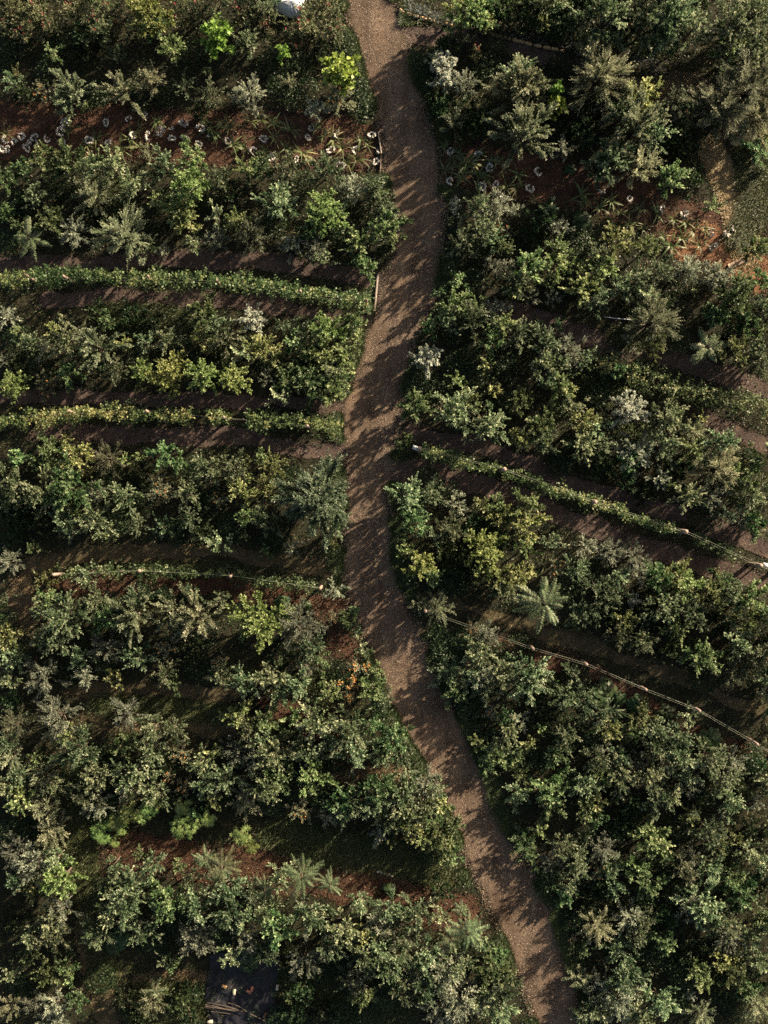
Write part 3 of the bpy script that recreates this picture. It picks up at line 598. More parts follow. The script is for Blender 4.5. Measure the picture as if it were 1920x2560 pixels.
RES = 12.0                                    # survey raster: cells per metre
GW, GH = int(44 * RES), int(56 * RES)
def cell(P):
    P = np.asarray(P)
    return np.clip(((P[..., 0] + 22) * RES).astype(int), 0, GW - 1), np.clip(((P[..., 1] + 28) * RES).astype(int), 0, GH - 1)
MASK = {k: np.zeros((GW, GH), bool) for k in ('path', 'lane', 'soil', 'dry', 'any')}
cxs, cys = np.meshgrid(np.arange(GW) / RES - 22, np.arange(GH) / RES - 28, indexing='ij')

def wob(n, amp, r):
    k = r.normal(0, 1, n); 
    for _ in range(2): k = np.convolve(np.pad(k, 2, mode='edge'), [.15, .2, .3, .2, .15], 'valid')
    return k * amp * 1.9

def dense(pts, step=.18):
    pts = np.asarray(pts, float)
    # Catmull-Rom through the points
    P = np.vstack([2 * pts[0] - pts[1], pts, 2 * pts[-1] - pts[-2]])
    out = []
    for i in range(1, len(P) - 2):
        p0, p1, p2, p3 = P[i - 1:i + 3]
        m = max(2, int(np.linalg.norm(p2 - p1) / step))
        t = np.linspace(0, 1, m, endpoint=False)[:, None]
        out.append(.5 * ((2 * p1) + (-p0 + p2) * t + (2 * p0 - 5 * p1 + 4 * p2 - p3) * t ** 2 + (-p0 + 3 * p1 - 3 * p2 + p3) * t ** 3))
    out.append(pts[-1:])
    return np.vstack(out)

def ribbon_mesh(name, Lp, Rp, z, mat, cols=5):
    n = len(Lp)
    V = np.array([[*(Lp[i] + (Rp[i] - Lp[i]) * j / cols), z + (.0 if 0 < j < cols else -.0)] for i in range(n) for j in range(cols + 1)])
    F = [(i * (cols + 1) + j, (i + 1) * (cols + 1) + j, (i + 1) * (cols + 1) + j + 1, i * (cols + 1) + j + 1) for i in range(n - 1) for j in range(cols)]
    e = np.abs(np.arange(cols + 1) * 2 / cols - 1)
    ends = np.clip(1 - np.minimum(np.arange(n), np.arange(n)[::-1]) / 5, 0, 1)
    T = np.maximum(e[None], ends[:, None] * (0 if cols > 7 else 1)).ravel()
    return mesh(name, V, F, [mat], T)

def stamp(kind, C, half):
    for c, h in zip(C[::2], np.broadcast_to(half, len(C))[::2]):
        i0, j0 = cell(c - h - .1); i1, j1 = cell(c + h + .1)
        sl = np.s_[i0:i1 + 1, j0:j1 + 1]
        hit = (cxs[sl] - c[0]) ** 2 + (cys[sl] - c[1]) ** 2 < h * h
        MASK[kind][sl] |= hit; MASK['any'][sl] |= hit

ZL = [0]
ZK = {'soil': .006, 'dry': .013, 'lane': .020}
def lane(name, pts, width, mat, kind, rag=.10, seed=1):
    r = np.random.default_rng(seed)
    C = dense([D(*p) for p in pts])
    tg = unit(np.gradient(C, axis=0)); nn = np.stack([-tg[:, 1], tg[:, 0]], 1)
    w = width * 1.15732 * S / 2 * (.90 if kind != 'soil' else 1.1)
    taper = np.minimum(1, np.minimum(np.arange(len(C)), np.arange(len(C))[::-1]) / 4 + .35)
    a = (w + wob(len(C), rag, r)) * taper; b = (w + wob(len(C), rag, r)) * taper
    ZL[0] += 1
    structure(name, ribbon_mesh(name, C + nn * a[:, None], C - nn * b[:, None], ZK[kind] + (ZL[0] % 9) * .0007, mat, 6))
    stamp(kind, C, w)
    return C

lane('soil_bed', [(-30, 278), (100, 285), (250, 285), (420, 300), (600, 300), (815, 318)], 118, M_RED, 'soil', .15, 2)
lane('soil_bed', [(955, 335), (1060, 370), (1200, 395), (1330, 420), (1450, 465), (1560, 510), (1640, 545)], 105, M_RED, 'soil', .15, 3)
lane('soil_bed', [(100, 1262), (250, 1262), (420, 1258), (560, 1275), (680, 1305), (760, 1320)], 46, M_RED, 'soil', .15, 4)
lane('soil_bed', [(700, 1330), (735, 1370), (740, 1430)], 70, M_RED, 'soil', .15, 5)
lane('soil_bed', [(230, 1850), (330, 1850), (420, 1862), (560, 1880), (680, 1890), (790, 1915), (900, 1945), (1035, 1990)], 88, M_RED, 'soil', .2, 6)
lane('soil_bed', [(560, 1480), (700, 1590), (790, 1650)], 60, M_RED, 'soil', .2, 16)
lane('soil_bed', [(980, 1380), (1100, 1405), (1250, 1440), (1340, 1500), (1500, 1590), (1650, 1650)], 52, M_RED, 'soil', .2, 7)
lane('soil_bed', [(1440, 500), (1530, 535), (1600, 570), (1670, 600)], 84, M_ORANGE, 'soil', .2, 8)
lane('mulch_path', [(-30, 572), (200, 568), (400, 560), (560, 565), (700, 585), (850, 618)], 46, M_MULCH, 'lane', .12, 11)
lane('mulch_path', [(80, 652), (280, 642), (450, 645), (600, 665), (700, 685), (800, 700)], 44, M_MULCH, 'lane', .12, 12)
lane('mulch_path', [(-30, 858), (250, 862), (500, 866), (640, 870), (760, 885)], 36, M_MULCH, 'lane', .12, 13)
lane('mulch_path', [(60, 935), (350, 942), (520, 945), (650, 972), (765, 975)], 46, M_MULCH, 'lane', .12, 14)
lane('mulch_path', [(1060, 655), (1200, 705), (1330, 745), (1450, 775), (1680, 850)], 52, M_MULCH, 'lane', .12, 15)
lane('mulch_path', [(870, 925), (980, 955), (1100, 985), (1230, 1040), (1370, 1085), (1520, 1130), (1680, 1200)], 46, M_MULCH, 'lane', .12, 17)
lane('mulch_path', [(835, 1015), (960, 1032), (1080, 1062), (1200, 1110), (1350, 1165), (1500, 1215), (1680, 1270)], 58, M_MULCH, 'lane', .12, 18)
lane('mulch_path', [(860, 75), (980, 80), (1080, 95), (1180, 122), (1300, 165), (1420, 205)], 42, M_MULCH, 'lane', .10, 19)
lane('mulch_path', [(1500, 900), (1600, 940), (1690, 980)], 50, M_MULCH, 'lane', .12, 20)
lane('grass_lane', [(40, 1222), (240, 1198), (450, 1192), (600, 1210), (755, 1240)], 46, M_LANE, 'dry', .15, 21)
lane('grass_lane', [(860, 1290), (980, 1305), (1100, 1345), (1250, 1390), (1400, 1440), (1550, 1500), (1690, 1560)], 36, M_LANE, 'dry', .15, 22)
lane('grass_lane', [(120, 1495), (300, 1492), (450, 1500), (540, 1505)], 44, M_LANE, 'dry', .15, 23)
lane('grass_lane', [(170, 1560), (330, 1562), (480, 1575), (640, 1590)], 60, M_LANE, 'dry', .15, 24)
lane('grass_lane', [(60, 1230), (40, 1330), (70, 1420)], 60, M_LANE, 'dry', .2, 25)
lane('grass_lane', [(160, 1620), (170, 1720), (175, 1850), (195, 1960), (190, 2060), (230, 2200), (235, 2260)], 66, M_LANE, 'dry', .2, 26)
#lane('dry_patch', [(1400, 215), (1470, 180), (1540, 200)], 50, M_LANE, 'dry', .2, 27)
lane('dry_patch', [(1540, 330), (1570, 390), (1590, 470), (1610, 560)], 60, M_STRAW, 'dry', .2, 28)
#lane('dry_patch', [(690, 1690), (800, 1665), (900, 1670)], 34, M_STRAW, 'dry', .15, 29)
#lane('dry_patch', [(300, 2120), (380, 2110), (450, 2115)], 30, M_LANE, 'dry', .15, 30)

# the gravel path
r_ = np.random.default_rng(5)
Lp = dense([G(x, y) for x, y in zip(_pl, _py)]); 
ys = np.linspace(-40, 2600, 420)
lw, rw = wob(420, .07, r_), wob(420, .07, r_)
Lp = np.stack([(np.interp(ys, _py, _pl) - 960) * S + lw, (1280 - ys) * S], 1)
Rp = np.stack([(np.interp(ys, _py, _pr) - 960) * S + rw, (1280 - ys) * S], 1)
for _ in range(3):
    Lp[1:-1] = (Lp[:-2] + Lp[1:-1] * 2 + Lp[2:]) / 4; Rp[1:-1] = (Rp[:-2] + Rp[1:-1] * 2 + Rp[2:]) / 4
ZP = .031
nt = M_GRAV.node_tree       # paler trodden streaks along it, dark damp patches between
tc = nt.nodes.new('ShaderNodeTexCoord'); mp = nt.nodes.new('ShaderNodeMapping'); mp.inputs['Scale'].default_value = (1.5, .28, 1)
ns_ = nt.nodes.new('ShaderNodeTexNoise'); ns_.inputs['Scale'].default_value = 1.1; ns_.inputs['Detail'].default_value = 6
nt.links.new(tc.outputs['Object'], mp.inputs[0]); nt.links.new(mp.outputs[0], ns_.inputs['Vector'])
rr_ = ramp(nt, [(.36, (.60, .56, .52)), (.5, (.95, .95, .95)), (.64, (1.30, 1.26, 1.2))]); nt.links.new(ns_.outputs['Fac'], rr_.inputs[0])
mm_ = nt.nodes.new('ShaderNodeMixRGB'); mm_.blend_type = 'MULTIPLY'; mm_.inputs[0].default_value = 1
bs_ = nt.nodes['Principled BSDF']; src = bs_.inputs['Base Color'].links[0].from_socket
nt.links.new(src, mm_.inputs[1]); nt.links.new(rr_.outputs[0], mm_.inputs[2]); nt.links.new(mm_.outputs[0], bs_.inputs['Base Color'])
structure('gravel_path', ribbon_mesh('gravel_path', Lp, Rp, ZP, M_GRAV, 14))
mid = (Lp + Rp) / 2
PATHW = np.linalg.norm(Rp - Lp, axis=1) / 2
inp = (cxs > np.interp(-cys, -Lp[:, 1], Lp[:, 0])) & (cxs < np.interp(-cys, -Rp[:, 1], Rp[:, 0]))
MASK['path'] |= inp; MASK['any'] |= inp

def in_mask(P, k): i, j = cell(P); return MASK[k][i, j]

# value noise for patchiness
def vnoise(P, cellsize, seed):
    r = np.random.default_rng(seed); T = r.random((128, 128))
    q = (np.asarray(P) + 300) / cellsize; i = np.floor(q).astype(int); f = q - i; f = f * f * (3 - 2 * f)
    a = T[i[:, 0] % 128, i[:, 1] % 128]; b = T[(i[:, 0] + 1) % 128, i[:, 1] % 128]
    c = T[i[:, 0] % 128, (i[:, 1] + 1) % 128]; d_ = T[(i[:, 0] + 1) % 128, (i[:, 1] + 1) % 128]
    return (a * (1 - f[:, 0]) + b * f[:, 0]) * (1 - f[:, 1]) + (c * (1 - f[:, 0]) + d_ * f[:, 0]) * f[:, 1]

# ---- loose stones on the path, clods in the soil, litter on the lanes
def pebbles(name, P, size, z, mat, r, flat=.6):
    n = len(P)
    s = size * r.uniform(.5, 1.3, n)
    a = r.uniform(0, 6.28, n)
    V = np.empty((n, 5, 3))
    for k in range(4):
        rr = s * r.uniform(.7, 1.2, n)
        V[:, k, 0] = P[:, 0] + np.cos(a + k * 1.5708) * rr; V[:, k, 1] = P[:, 1] + np.sin(a + k * 1.5708) * rr; V[:, k, 2] = z - .004
    V[:, 4, 0] = P[:, 0] + r.normal(0, .2, n) * s; V[:, 4, 1] = P[:, 1] + r.normal(0, .2, n) * s; V[:, 4, 2] = z + s * flat * r.uniform(.6, 1.2, n)
    b = (np.arange(n) * 5)[:, None]
    F = np.concatenate([b + np.array([[k, (k + 1) % 4, 4]]) for k in range(4)])
    o = obj(name, mesh(name, V.reshape(-1, 3), F, [mat], np.repeat(np.clip(r.normal(.45, .24, n), 0, 1), 5)))
    o['kind'] = 'stuff'
    return o

rs = np.random.default_rng(21)
i_ = rs.integers(0, len(Lp) - 1, 150000)
t_ = np.clip(rs.uniform(-.05, 1.05, len(i_)), -.04, 1.04)[:, None]
P = Lp[i_] + (Rp[i_] - Lp[i_]) * t_ + rs.normal(0, .06, (len(i_), 2))
P = P[vnoise(P * [1, .35], .5, 61) + rs.normal(0, .25, len(P)) + 2.2 * np.abs(rs.normal(0, .05, len(P))) > .38]
pebbles('loose_gravel', P, .023, ZP, plain('stone', [(.1, (.018, .013, .010)), (.45, (.080, .057, .043)), (.75, (.18, .135, .102)), (1, (.38, .31, .24))], tint=True, rough=.8), rs)

def scatter(n, mask, r, pad=0):
    P = np.stack([r.uniform(-19.5, 19.5, n), r.uniform(-25.5, 25.5, n)], 1)
    return P[in_mask(P, mask)]
P = scatter(170000, 'soil', rs)
pebbles('soil_clods', P, .042, .010, plain('clod', [(0, (.016, .009, .007)), (.5, (.040, .020, .013)), (.85, (.085, .045, .030)), (1, (.17, .10, .065))], tint=True, rough=.9), rs, .8)
P = scatter(260000, 'lane', rs)
pebbles('mulch_chips', P, .030, .026, plain('chip', [(0, (.02, .014, .013)), (.5, (.050, .036, .031)), (.85, (.098, .072, .061)), (1, (.20, .15, .115))], tint=True, rough=.9), rs, .5)

# ---- grasses
def blades(name, P, length, width, lean, mat, r, z0=0.0, T=None):
    n = len(P)
    az = r.uniform(0, 6.283, n); L = length * r.uniform(.5, 1.3, n); ln = lean * r.uniform(.5, 1.5, n)
    dx = np.stack([np.cos(az), np.sin(az)], 1); sd = np.stack([-np.sin(az), np.cos(az)], 1)
    w = width * r.uniform(.7, 1.3, n)
    V = np.empty((n, 6, 3))
    for k, (t, ww) in enumerate(((0, 1), (.55, .85), (1, .12))):
        c = P + dx * (L * ln * t ** 1.6)[:, None]
        h = z0 + L * (t - .45 * np.minimum(ln, 1.2) * t ** 2.2)
        for j, sg in enumerate((-1, 1)):
            V[:, k * 2 + j, :2] = c + sd * (w * ww * .5 * sg)[:, None]; V[:, k * 2 + j, 2] = h
    b = (np.arange(n) * 6)[:, None]
    F = np.concatenate([b + np.array([[0, 1, 3, 2]]), b + np.array([[2, 3, 5, 4]])])
    if T is None: T = np.clip(r.normal(.45, .2, n), 0, 1)
    o = obj(name, mesh(name, V.reshape(-1, 3), F, [mat], np.repeat(T, 6)))
    o['kind'] = 'stuff'
    return o

M_GRASS = leaf_mat('grass blade', (.015, .026, .009), (.036, .056, .019), (.085, .10, .040), vary=0, trans=.3)
M_DRY = leaf_mat('dry grass blade', (.065, .055, .026), (.145, .115, .060), (.30, .23, .125), vary=0, trans=.2)

# verges along both sides of the path: clumpy, thinner where lanes and soil meet the path
cand = []
for side, E, sg in (('l', Lp, -1), ('r', Rp, 1)):
    ii = rs.integers(0, len(E), 85000)
    off = np.abs(rs.normal(0, .32, len(ii))) - .16
    Q = E[ii] + np.stack([sg * off, rs.normal(0, .05, len(ii))], 1)
    cl = vnoise(Q, .9, 3 if sg < 0 else 4) * .6 + vnoise(Q, .35, 8) * .4
    keep = (cl > .42 + np.clip(-off, 0, .2) * 1.2) & ~in_mask(Q + [sg * .35, 0], 'lane') & ~in_mask(Q + [sg * .35, 0], 'soil')
    cand.append(Q[keep])
blades('verge_grass', np.vstack(cand), .24, .018, .75, M_GRASS, rs)

# grassy patches among the beds
def patch(pts, half, n):
    C = dense([D(*p) for p in pts]); k = rs.integers(0, len(C), n)
    a = rs.uniform(0, 6.283, n); q = np.sqrt(rs.random(n)) * half * 1.157 * S
    return C[k] + np.stack([np.cos(a), np.sin(a)], 1) * q[:, None]
PT = [patch([(240, 690), (330, 690), (400, 705)], 38, 6000), patch([(210, 1520), (350, 1530), (520, 1545)], 24, 7000),
      patch([(600, 1800), (700, 1830), (850, 1850), (960, 1880)], 42, 14000), patch([(905, 180), (920, 240), (950, 290)], 30, 8000),
      patch([(720, 740), (760, 700), (770, 780)], 26, 5000), patch([(330, 1230), (500, 1225)], 12, 2500),
      patch([(640, 2120), (760, 2140), (860, 2170)], 55, 12000), patch([(300, 2170), (400, 2160)], 50, 8000),
      patch([(160, 1690), (190, 1900), (230, 2100)], 34, 9000), patch([(1620, 340), (1620, 470), (1590, 520)], 36, 7000),
      patch([(1290, 830), (1340, 850)], 40, 5000), patch([(470, 1450), (700, 1480)], 20, 2500), patch([(1560, 1010), (1640, 1060)], 40, 5000),
      patch([(200, 410), (260, 430)], 40, 4000), patch([(1390, 740), (1330, 730)], 25, 1500)]
P = np.vstack(PT); P = P[~in_mask(P, 'path')]
blades('meadow_grass', P, .26, .017, .8, M_GRASS, rs)
P = scatter(150000, 'dry', rs)
P = P[vnoise(P, .5, 12) > .35]
extra = [patch(a, h, n) for a, h, n in (([(1400, 215), (1470, 185), (1530, 200)], 30, 5000), 
    ([(690, 1690), (800, 1668), (900, 1672)], 16, 4000), ([(300, 2120), (380, 2110), (450, 2115)], 18, 3000), ([(60, 1330), (40, 1270)], 30, 2500), ([(230, 2060), (190, 1960)], 24, 2500))]
P = np.vstack([P] + extra); P = P[~in_mask(P, 'path')]
blades('dry_grass', P, .13, .014, 1.0, M_DRY, rs)
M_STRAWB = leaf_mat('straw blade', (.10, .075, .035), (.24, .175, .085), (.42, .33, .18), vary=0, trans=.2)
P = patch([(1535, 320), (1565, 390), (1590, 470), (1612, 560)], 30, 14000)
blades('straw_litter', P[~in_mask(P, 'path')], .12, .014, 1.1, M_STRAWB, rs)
P = np.stack([rs.uniform(-19, 19, 60000), rs.uniform(-25, 25, 60000)], 1)
P = P[~in_mask(P, 'any') & (vnoise(P, 1.3, 15) > .62)]
blades('tussock_grass', P, .30, .015, .8, LM['t'], rs)

# low undergrowth between the shrubs
U = Geo()
P = np.stack([rs.uniform(-20, 20, 235000), rs.uniform(-26, 26, 235000)], 1)
keep = ~in_mask(P, 'path') & ~(in_mask(P, 'any') & (rs.random(len(P)) < np.where(in_mask(P, 'soil'), np.where(P[:, 1] < -3, .45, .78), .74))) & (vnoise(P, .8, 17) + .4 * vnoise(P, .25, 18) > .30)
P = P[keep]; n = len(P)
hgt = vnoise(P, .6, 19) ** 2 * .45 * rs.random(n) + .02
az = rs.uniform(0, 6.283, n)
dv = np.stack([np.cos(az), np.sin(az), rs.normal(.1, .35, n)], 1)
f = rs.uniform(.6, 1.3, n)
hgt[in_mask(P, 'any')] *= .4
U.leaves(np.column_stack([P, hgt]), dv, tri_normal(n, rs, .4), .085 * f, .050 * f, np.clip(vnoise(P, .4, 20) * .6 + rs.normal(.15, .18, n), 0, 1))
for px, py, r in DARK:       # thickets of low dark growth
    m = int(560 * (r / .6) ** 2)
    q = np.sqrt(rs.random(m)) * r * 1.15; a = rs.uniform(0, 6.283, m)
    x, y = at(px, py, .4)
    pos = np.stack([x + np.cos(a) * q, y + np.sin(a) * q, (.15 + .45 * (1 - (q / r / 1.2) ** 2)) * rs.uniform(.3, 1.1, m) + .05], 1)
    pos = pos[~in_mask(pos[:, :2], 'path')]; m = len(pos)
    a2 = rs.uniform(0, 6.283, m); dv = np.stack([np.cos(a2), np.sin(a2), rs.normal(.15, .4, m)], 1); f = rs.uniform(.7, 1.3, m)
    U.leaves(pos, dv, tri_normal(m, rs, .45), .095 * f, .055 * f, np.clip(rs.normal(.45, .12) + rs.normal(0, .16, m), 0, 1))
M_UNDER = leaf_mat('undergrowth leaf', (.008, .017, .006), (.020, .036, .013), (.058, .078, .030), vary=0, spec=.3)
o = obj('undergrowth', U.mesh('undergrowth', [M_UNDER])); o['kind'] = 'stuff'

# dry leaf litter under everything
Lt = Geo()
P = np.stack([rs.uniform(-20, 20, 34000), rs.uniform(-26, 26, 34000)], 1)
P = P[~in_mask(P, 'path') | (rs.random(len(P)) < .06)]; n = len(P)
az = rs.uniform(0, 6.283, n); f = rs.uniform(.5, 1.2, n)
Lt.leaves(np.column_stack([P, np.full(n, .055) + rs.uniform(0, .02, n)]), np.stack([np.cos(az), np.sin(az), rs.normal(0, .2, n)], 1), tri_normal(n, rs, .3), .07 * f, .035 * f, rs.random(n))
o = obj('leaf_litter', Lt.mesh('leaf_litter', [plain('litter', [(0, (.03, .018, .010)), (.6, (.075, .045, .023)), (1, (.15, .10, .055))], tint=True, rough=.8)])); o['kind'] = 'stuff'
# ------------------------------------------------------------------ vine rows and fences
M_POST = plain('weathered post wood', [(.3, (.12, .085, .07)), (.7, (.24, .18, .15))], scale=30, rough=.8)
M_WIRE = plain('fence wire', [(.3, (.12, .13, .10)), (.7, (.20, .21, .17))], scale=9, rough=.45)
M_PLANK = plain('grey plank wood', [(.3, (.12, .10, .09)), (.7, (.28, .23, .20))], scale=18, rough=.8)
M_PALE = plain('pale painted board', [(.3, (.26, .28, .31)), (.7, (.38, .40, .42))], scale=12, rough=.6)

def vine(label, pts, width, h, dens, seed, mat=None, gaps=0.0, hang=.35, group='rows of vines'):
    r = np.random.default_rng(seed)
    C = dense([np.array(at(px, py, h * .8)) for px, py in pts], .05)
    nC = len(C)
    tg = unit(np.gradient(C, axis=0)); nn = np.stack([-tg[:, 1], tg[:, 0]], 1)
    g, w = Geo(), Geo()
    amp = .30 + 1.1 * vnoise(C, .7, seed) ; thin = vnoise(C, .9, seed + 1)
    nsh = int(nC * .05 * dens)
    idx = r.integers(0, nC, nsh); idx = idx[thin[idx] > gaps]
    ln = r.uniform(.15, .42, len(idx)) * np.clip(amp[idx], .4, 1.3)
    lat = r.normal(0, 1, len(idx)) * width * .34 * amp[idx]
    top = np.abs(lat) / width
    z = h * (1 - .55 * np.clip(top, 0, 1) ** 1.3) * r.uniform(.72, 1.06, len(idx))
    low = r.random(len(idx)) < hang; z[low] *= r.uniform(.25, .8, low.sum())
    base = np.column_stack([C[idx] + nn[idx] * lat[:, None], z])
    dr = unit(np.column_stack([nn[idx] * (np.sign(lat) * .5 + r.normal(0, .5, len(idx)))[:, None] + tg[idx] * r.normal(0, .8, len(idx))[:, None], r.normal(.15, .45, len(idx))]))
    k = 11
    P = (base[:, None] + dr[:, None] * (ln[:, None] * r.random((len(idx), k)))[:, :, None] + r.normal(0, .05, (len(idx), k, 3))).reshape(-1, 3)
    P[:, 2] = np.maximum(P[:, 2], .05)
    n = len(P); az = r.uniform(0, 6.28, n)
    hue = np.repeat(np.clip(r.normal(.42, .2, len(idx)) + (vnoise(C, 1.5, seed + 2)[idx] - .5) * .7 + .28 * (np.abs(lat) < width * .15) - .12, 0, 1), k)
    f = r.uniform(.65, 1.25, n)
    g.leaves(P, np.stack([np.cos(az), np.sin(az), r.normal(-.1, .35, n)], 1), tri_normal(n, r, .5), .095 * f, .075 * f, np.clip(hue + r.normal(0, .1, n), 0, 1))
    for i in range(6, nC, 24):      # vine stocks
        c = C[i]
        w.tube([[c[0], c[1], -.05], [c[0] + r.normal(0, .04), c[1] + r.normal(0, .04), h * .45], [c[0] + r.normal(0, .06), c[1] + r.normal(0, .06), h * .85]], .03, .015, 5)
    o = obj('vine_row', None, loc=(0, 0, 0))
    obj('foliage', g.mesh('vine foliage', [mat or LM['v']]), o)
    obj('stem', w.mesh('vine stems', [BARK]), o)
    tag(o, label, 'vine', group)

def fence(label, posts, h, wires, seed, rp=.085, lean=0.02, wire_r=.006, group='post and wire fences'):
    r = np.random.default_rng(seed)
    o = obj('wire_fence', None)
    tops = []
    for px, py in posts:
        x, y = at(px, py, h)
        g = Geo()
        dx, dy = r.normal(0, lean, 2)
        zs = [-.3, .3, h - .02, h]
        g.tube([[x, y, -.3], [x + dx * .4, y + dy * .4, h * .5], [x + dx, y + dy, h]], rp * 1.05, rp, 10)
        c = np.array([x + dx, y + dy, h + .002])
        k = 12; a = np.linspace(0, 6.283, k, endpoint=False)
        V = np.vstack([np.stack([c[0] + np.cos(a) * rp * .98, c[1] + np.sin(a) * rp * .98, np.full(k, c[2])], 1), c[None] + [[0, 0, .012]]])
        g.add(V, [(j, j + 1, (j + 2) % k, k) for j in range(0, k, 2)])
        obj('post', g.mesh('post', [M_POST]), o); tops.append(c)
    tops = np.array(tops)
    for (zz, off) in wires:
        g = Geo()
        for a, b in zip(tops[:-1], tops[1:]):
            d_ = unit(b - a); s_ = np.array([-d_[1], d_[0], 0])
            t = np.linspace(0, 1, 7)[:, None]
            p = a + (b - a) * t; p[:, 2] = h * zz - .05 * np.sin(t[:, 0] * math.pi); p = p + s_ * off
            g.tube(p, wire_r, wire_r, 4)
        obj('wire', g.mesh('wire', [M_WIRE]), o)
    tag(o, label, 'fence', group)

def T(ox, oy, s): return [(ox + float(a.split()[0]) / 2.592, oy + float(a.split()[1]) / 2.592) for a in s.split('|')]
U1 = T(0, 640, '-60 155|0 150|200 125|500 112|900 140|1200 142|1480 165') + T(640, 640, '0 180|280 230|560 272|730 300')
vine('long leafy vine row, topmost of three left of the path', U1, .36, 1.5, 44, 41, gaps=.05)
fence('post and wire fence inside the topmost left vine row', T(0, 640, '-150 140|160 120|415 125|960 130|1400 150') + T(640, 640, '285 228|715 287'), 1.5, ((.78, .0), (.5, .0)), 42, rp=.06, wire_r=.004)
U2 = T(0, 640, '-60 1090|0 1075|250 1045|600 1012|850 1020|1150 1032|1450 1040') + T(640, 640, '0 1060|300 1065|420 1090|520 1115')
vine('ragged vine row with yellowing leaves, middle one left of the path', U2, .46, 1.45, 48, 43, gaps=.08, hang=.45)
fence('fence with pale post tops in the middle left vine row', T(0, 640, '-100 1050|435 1003|945 1005|1450 1040') + T(640, 640, '330 1097'), 1.5, ((.78, .0), (.5, .0)), 44, rp=.065, wire_r=.004)
U3 = T(0, 1280, '380 395|500 385|650 380|950 385|1280 400|1490 402') + T(640, 1280, '0 440|200 468|400 490')
vine('thin low vine row above red soil, lowest left of the path', U3, .28, .9, 26, 45, mat=LM['g'], gaps=.2)
fence('low fence with pinkish posts at the lowest left vine row', T(0, 1280, '345 410|900 385|1495 412') + T(640, 1280, '415 495'), 1.15, ((.95, .02), (.6, -.02)), 46, rp=.07, wire_r=.004)
U4 = T(640, 640, '1070 1252|1150 1272|1300 1322|1450 1370|1640 1400') + T(1280, 640, '70 1425|200 1480|330 1530|540 1600|700 1640') + T(1280, 1280, '760 25|850 55|960 90|1080 130')
vine('narrow vine row between two mulched lanes right of the path', U4, .28, 1.35, 32, 47, gaps=.1, hang=.3)
U4b = T(1280, 1280, '1200 175|1290 210|1390 262|1460 290')
fence('wire fence carrying the narrow right vine row', T(640, 640, '1062 1250|1610 1385') + T(1280, 640, '540 1590') + T(1280, 1280, '1127 125|1612 350|1760 400'), 1.45, ((.97, .03), (.8, -.03), (.6, 0)), 48, rp=.10, wire_r=.004)
vine('sparse vine wisps at the far end of the right wire fence', U4b, .25, 1.1, 22, 49, gaps=.2)
U5 = T(1280, 640, '520 690|640 705|760 742|850 780|950 812|1150 882|1320 912|1500 945|1720 985')
vine('tangled overgrown vine row below the right mulched lane', U5, .85, 1.15, 42, 50, hang=.45, mat=LM['v'])
U6 = T(1280, 0, '180 140|300 160|500 222|640 235|760 255|900 290|1060 325')
vine('bright lime vine row behind the stone edging', U6, .42, 1.0, 44, 51, mat=LM['y'])
U7 = T(640, 0, '1480 10|1600 60') + T(1280, 0, '60 90|160 130')
vine('yellow-green vine at the top, left of the lime one', U7, .5, 1.0, 34, 52, mat=LM['v'])
fence('bare wire fence with six posts crossing the lower right', T(640, 1280, '1098 640') + T(1280, 1280, '135 884|487 990|865 1156|1212 1290|1592 1508|1760 1610'), 1.3,
      ((.97, .04), (.97, -.04), (.6, 0)), 53, rp=.07, wire_r=.003)

# pale board fixed beside the first post of the right vine row, and one at its far end
for (ox, oy, s, lab) in ((640, 640, '1035 1243', 'pale blue-white board beside the first right vine post'), (1280, 1280, '1648 345', 'pale board beside the post at the right picture edge')):
    px, py = T(ox, oy, s)[0]; x, y = at(px, py, 1.1)
    g = Geo(); a = math.radians(-20); u = np.array([math.cos(a), math.sin(a), 0]); v = np.array([-u[1], u[0], 0])
    g.box([x, y, 1.0], u * .14, v * .09 + np.array([0, 0, .03]), [0, 0, .015]); g.box([x + .02, y - .03, .48], u * .03, v * .03, [0, 0, .50])
    tag(obj('small_board', g.mesh('small_board', [M_PALE])), lab, 'board', 'small pale boards')

# ------------------------------------------------------------------ single objects
def beam(name, label, cat, a, b, w, h, mat, z=.0, group=None, seg=8, bow=.0):
    a = np.array(a); b = np.array(b); d_ = unit(b - a); s_ = np.array([-d_[1], d_[0]])
    g = Geo(); r = np.random.default_rng(int(abs(a[0] * 100)))
    n = seg
    t = np.linspace(0, 1, n + 1)
    wv = w * (1 + r.normal(0, .04, n + 1))
    V = []
    for i in range(n + 1):
        c = a + (b - a) * t[i] + s_ * bow * math.sin(t[i] * math.pi)
        for sx, zz in ((-.5, 0), (-.5, .9), (-.42, 1), (.42, 1), (.5, .9), (.5, 0)):
            p = c + s_ * sx * wv[i]; V.append((p[0], p[1], z + zz * h + (r.normal(0, .004) if zz == 1 else 0)))
    F = [(i * 6 + j, i * 6 + (j + 1) % 6, (i + 1) * 6 + (j + 1) % 6, (i + 1) * 6 + j) for i in range(n) for j in range(6)]
    F += [(0, 1, 2, 5), (2, 3, 4, 5)]; q = n * 6; F += [(q + 5, q + 2, q + 1, q), (q + 5, q + 4, q + 3, q + 2)]
    g.add(V, F)
    tag(obj(name, g.mesh(name, [mat])), label, cat, group)

